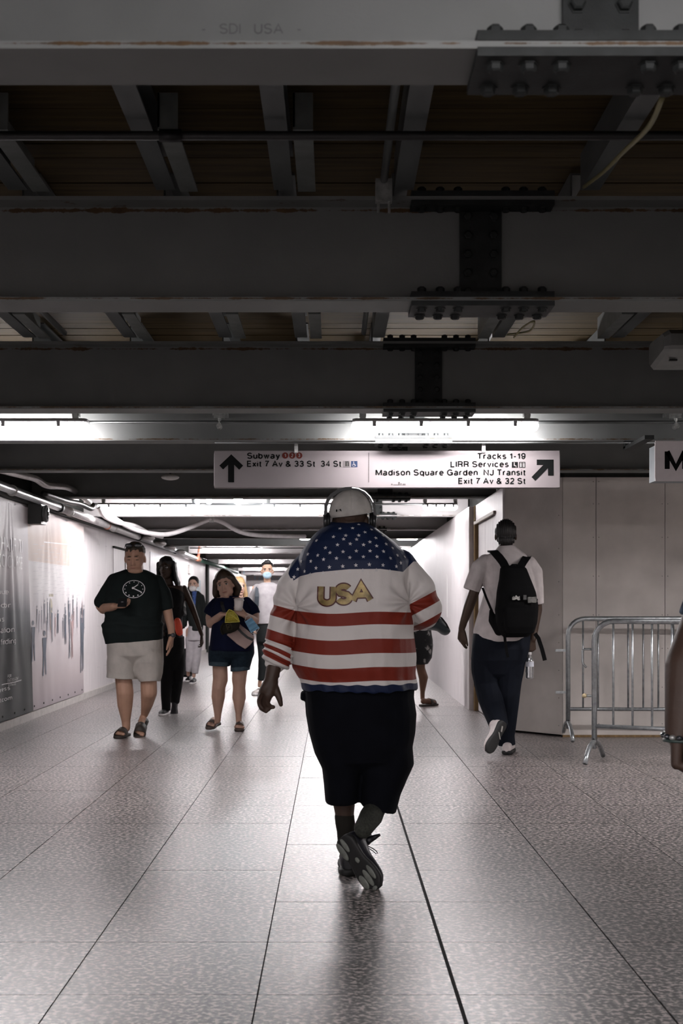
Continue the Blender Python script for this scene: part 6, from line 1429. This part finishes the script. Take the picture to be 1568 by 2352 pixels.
he=P3(1157,1664,9.90); to=P3(1125,1724,9.83); fd=(to-he).normalized(); Ls=(to-he).length*1.16
sh,fr=shoe(f.r,he-fd*.02,fd,(-.55,.75,.1),Ls,.055,WS,M_SHS,.03,.07,collar=.01)
heel,ff,uu,ss=fr
for (t,a,l,w_,dr_) in ((.22,.0,.022,.006,.4),(.42,.012,.03,.006,.9)):
    c=heel+ff*(Ls*t)+ss*a-uu*.002; G().obox(c,(ff*math.cos(dr_)+ss*math.sin(dr_),uu,ff.cross(uu)),(l,.003,w_)).obj('sole_mark',mat('sole_grey',(.4,.38,.35),.5),sh)
bk=root('backpack',f.P(1178,1385,-.22),'large black backpack with two patches on the man in the pale shirt','backpack')
B=Blob(); f.sil([(1300,1152,1202,.06,-.20),(1306,1149,1208,.09,-.20),(1330,1148,1216,.115,-.22),(1360,1142,1228,.125,-.23),(1390,1139,1234,.13,-.23),(1400,1137,1234,.13,-.23),(1430,1140,1232,.13,-.23),(1452,1148,1226,.11,-.21),(1464,1156,1212,.08,-.20)],B,2.8)
f.ch([(1128,1403,-.12,5),(1132,1425,-.14,11),(1145,1450,-.16,11)],B)
BKM=mat('black_cordura',(.0045,.0045,.005),.85,bump=.0006,bscale=200,spec=.12); bo=B.build('pack',BKM,.0055,4,bk,folds(.004,16,3))
B=Blob(); f.sil([(1395,1160,1230,.03,-.35),(1405,1156,1232,.045,-.34),(1440,1158,1228,.045,-.33),(1455,1164,1220,.03,-.32)],B,3.2); B.build('front_pocket',BKM,.005,4,bk)
G().tube([f.P(1170,1302,-.24),f.P(1176,1297,-.25),f.P(1186,1297,-.25),f.P(1192,1302,-.24)],.006,8).obj('grab_handle',BKM,bk,True)
tape('shoulder_strap',[f.P(*p) for p in ((1128,1266,.02),(1134,1267,-.10),(1146,1280,-.14),(1155,1292,-.17),(1162,1306,-.22))],.065,.012,BKM,bk,[(0,-.3,1),(0,-1,.8),(0,-1,.3),(0,-1,.2),(0,-1,.1)])
tape('shoulder_strap',[f.P(*p) for p in ((1212,1278,.02),(1208,1281,-.10),(1202,1290,-.15),(1196,1300,-.19),(1194,1310,-.24))],.06,.012,BKM,bk,[(0,-.3,1),(0,-1,.8),(0,-1,.3),(0,-1,.2),(0,-1,.1)])
tape('lower_strap',[f.P(*p) for p in ((1108,1350,-.12),(1116,1372,-.16),(1126,1396,-.17),(1130,1404,-.17))],.018,.004,BKM,bk,(0,-1,0))
tape('hanging_strap',[f.P(*p) for p in ((1228,1455,-.22),(1236,1466,-.23),(1244,1490,-.23),(1251,1517,-.23))],.032,.003,BKM,bk,(0,-1,0))
tape('hanging_strap',[f.P(*p) for p in ((1158,1455,-.30),(1160,1475,-.28),(1163,1495,-.26),(1166,1510,-.26))],.022,.003,BKM,bk,(0,-1,0))
tape('compression_strap',[f.P(*p) for p in ((1170,1372,-.36),(1190,1374,-.37),(1212,1377,-.37),(1234,1380,-.34))],.03,.004,BKM,bk,(0,-1,0))
G().obox(f.P(1205,1372,-.38),((1,0,0),(0,1,0),(0,0,1)),(.012,.006,.018)).obj('buckle',mat('buckle_grey',(.05,.05,.05),.3),bk)
pt=mat('patch_silver',(.36,.35,.33),.6,var=.5,scale=60)
pa=G().obox(f.P(1184.5,1371,-.375),((1,0,0),(0,1,0),(0,0,1)),(.036,.003,.020)).obj('patch',M_BLACK,bk)
V=[(1176,1378),(1176,1372),(1179,1369),(1181,1371),(1185,1367),(1189,1371),(1193,1369),(1194,1378),(1190,1379),(1186,1376),(1181,1378)]; mk('patch_emblem',[f.P(a,b,-.3795) for a,b in V],[tuple(range(len(V)))],pt,pa)
pa=G().obox(f.P(1222,1377.5,-.375),((1,0,.1),(0,1,0),(-.1,0,1)),(.036,.003,.022)).obj('patch',mat('flag_patch_dark',(.09,.09,.085),.6),bk)
for k in range(5): mk('patch_stripe',[f.P(a,b,-.3795) for a,b in ((1213+ (7 if k<2 else 0),1372+2.6*k),(1231,1372.6+2.6*k),(1231,1373.8+2.6*k),(1213+(7 if k<2 else 0),1373.2+2.6*k))],[(0,1,2,3)],pt,pa)
mk('patch_canton',[f.P(a,b,-.3795) for a,b in ((1213,1371),(1219,1371),(1219,1376),(1213,1376))],[(0,1,2,3)],mat('canton',(.2,.2,.19),.6),pa)
bo_=root('water_bottle',f.P(1216,1535,-.04),'clear plastic water bottle hanging from the fingers of the man with the backpack','bottle')
gl_=mat('clear_plastic',(.9,.92,.95),.08,var=0,trans=.9,spec=.6)
top=f.P(1216,1498,-.05); ax_=Vector((.0,0,-1))
G().tube([top+ax_*t for t in (.02,.035,.05,.065,.08,.12,.125,.16,.165,.2,.208,.212)],[.013,.014,.022,.031,.033,.033,.031,.033,.030,.032,.030,.02],24).obj('bottle_body',gl_,bo_,True)
G().cyl(top,top+ax_*.022,.015,20).obj('cap',M_WHITE,bo_,True); G().tube([top+ax_*.075,top+ax_*.115],.0338,24,False).obj('bottle_label',mat('label_white',(.6,.62,.68),.4),bo_,True)

# ============ person at the right picture edge, close to the camera
f=Fig(3.8,1690,'person at the right picture edge, only a dark bare forearm with a bracelet in view')
f.sil([(1100,1660,1780,.10,0),(1180,1610,1840,.13,0),(1300,1625,1830,.15,0),(1450,1630,1830,.16,0),(1560,1610,1850,.17,0)])
f.ch([(1720,1110,0,50),(1720,1060,0,48)]); Hd=head(f.B,f.P(1720,1010,.02),(.1,1,-.05),1.0)
f.ch([(1665,1190,0,56),(1645,1330,.0,50),(1606,1440,.0,46),(1573,1530,-.04,46),(1561,1630,-.07,34),(1558,1685,-.08,31)])
hand(f.B,f.P(1556,1688,-.08),(-.02,.1,-1),(.9,-.3,.2),(-.3,1,.1),.18,(1.0,1.2,.6),.02,(.5,.7,.4),1.35)
f.ch([(1825,1190,0,60),(1850,1350,0,50),(1850,1500,-.05,40),(1845,1660,-.1,30)]); hand(f.B,f.P(1845,1670,-.1),(0,.1,-1),(-1,0,0),(0,1,0),.18)
f.ch([(1680,1560,0,100),(1690,1850,0,70),(1690,1980,0,56),(1690,2240,0,36)]); f.ch([(1780,1560,0,100),(1780,1850,.05,70),(1785,1980,.1,56),(1785,2230,.25,36)])
f.body(S_DK3,.006,5)
B=Blob(); B.ell(Hd[0](0,-.02,.045),(.09,.1,.09),Hd[1]); B.build('hair',H_BLACK,.006,3,f.r)
B=Blob(); f.sil([(1095,1670,1770,.10,0),(1130,1640,1820,.13,0),(1200,1625,1845,.16,0),(1300,1625,1840,.18,0),(1450,1620,1840,.19,0),(1570,1605,1850,.19,0)],B); f.ch([(1675,1180,0,66),(1655,1300,0,62),(1613,1426,.0,57)],B,True); f.ch([(1815,1180,0,66),(1845,1300,0,62),(1852,1420,.0,57)],B,True)
B.build('shirt',mat('navy_pattern_shirt',(.05,.07,.10),.8,var=.9,scale=26),.007,5,f.r,folds(.005,14,8))
B=Blob(); f.sil([(1540,1600,1850,.18,0),(1640,1600,1855,.18,0),(1700,1605,1850,.17,0)],B); f.ch([(1680,1690,0,92),(1690,1900,0,76),(1692,2200,0,62)],B,True); f.ch([(1778,1690,0,92),(1782,1900,.06,76),(1785,2190,.22,62)],B,True)
B.build('trousers',mat('dark_jeans',(.02,.025,.03),.85),.008,4,f.r)
shoe(f.r,(xx(1690,3.7),3.72,0),(0,1,0),(0,0,1),.29,.05,M_SH,M_SHS); shoe(f.r,(xx(1785,4.0),4.0,0),(0,1,0),(0,0,1),.29,.05,M_SH,M_SHS)
bc=root('bracelet',f.P(1558,1690,-.08),'dark braided bracelet with metal beads on the forearm at the right edge','bracelet')
for k in range(14):
    a=2*math.pi*k/14; c=f.P(1558,1689,-.08)+Vector((.044*math.cos(a),.044*math.sin(a),.004*math.sin(a))); G().ell(c,(.010,.010,.008),u=10,v=6).obj('bead',MATS['dark_lens'] if k%3 else M_BRKT,bc,True)
G().cyl(f.P(1558,1703,-.08),f.P(1558,1697,-.08),.046,24).obj('band',mat('teal_band',(.03,.05,.045),.4),bc,True)
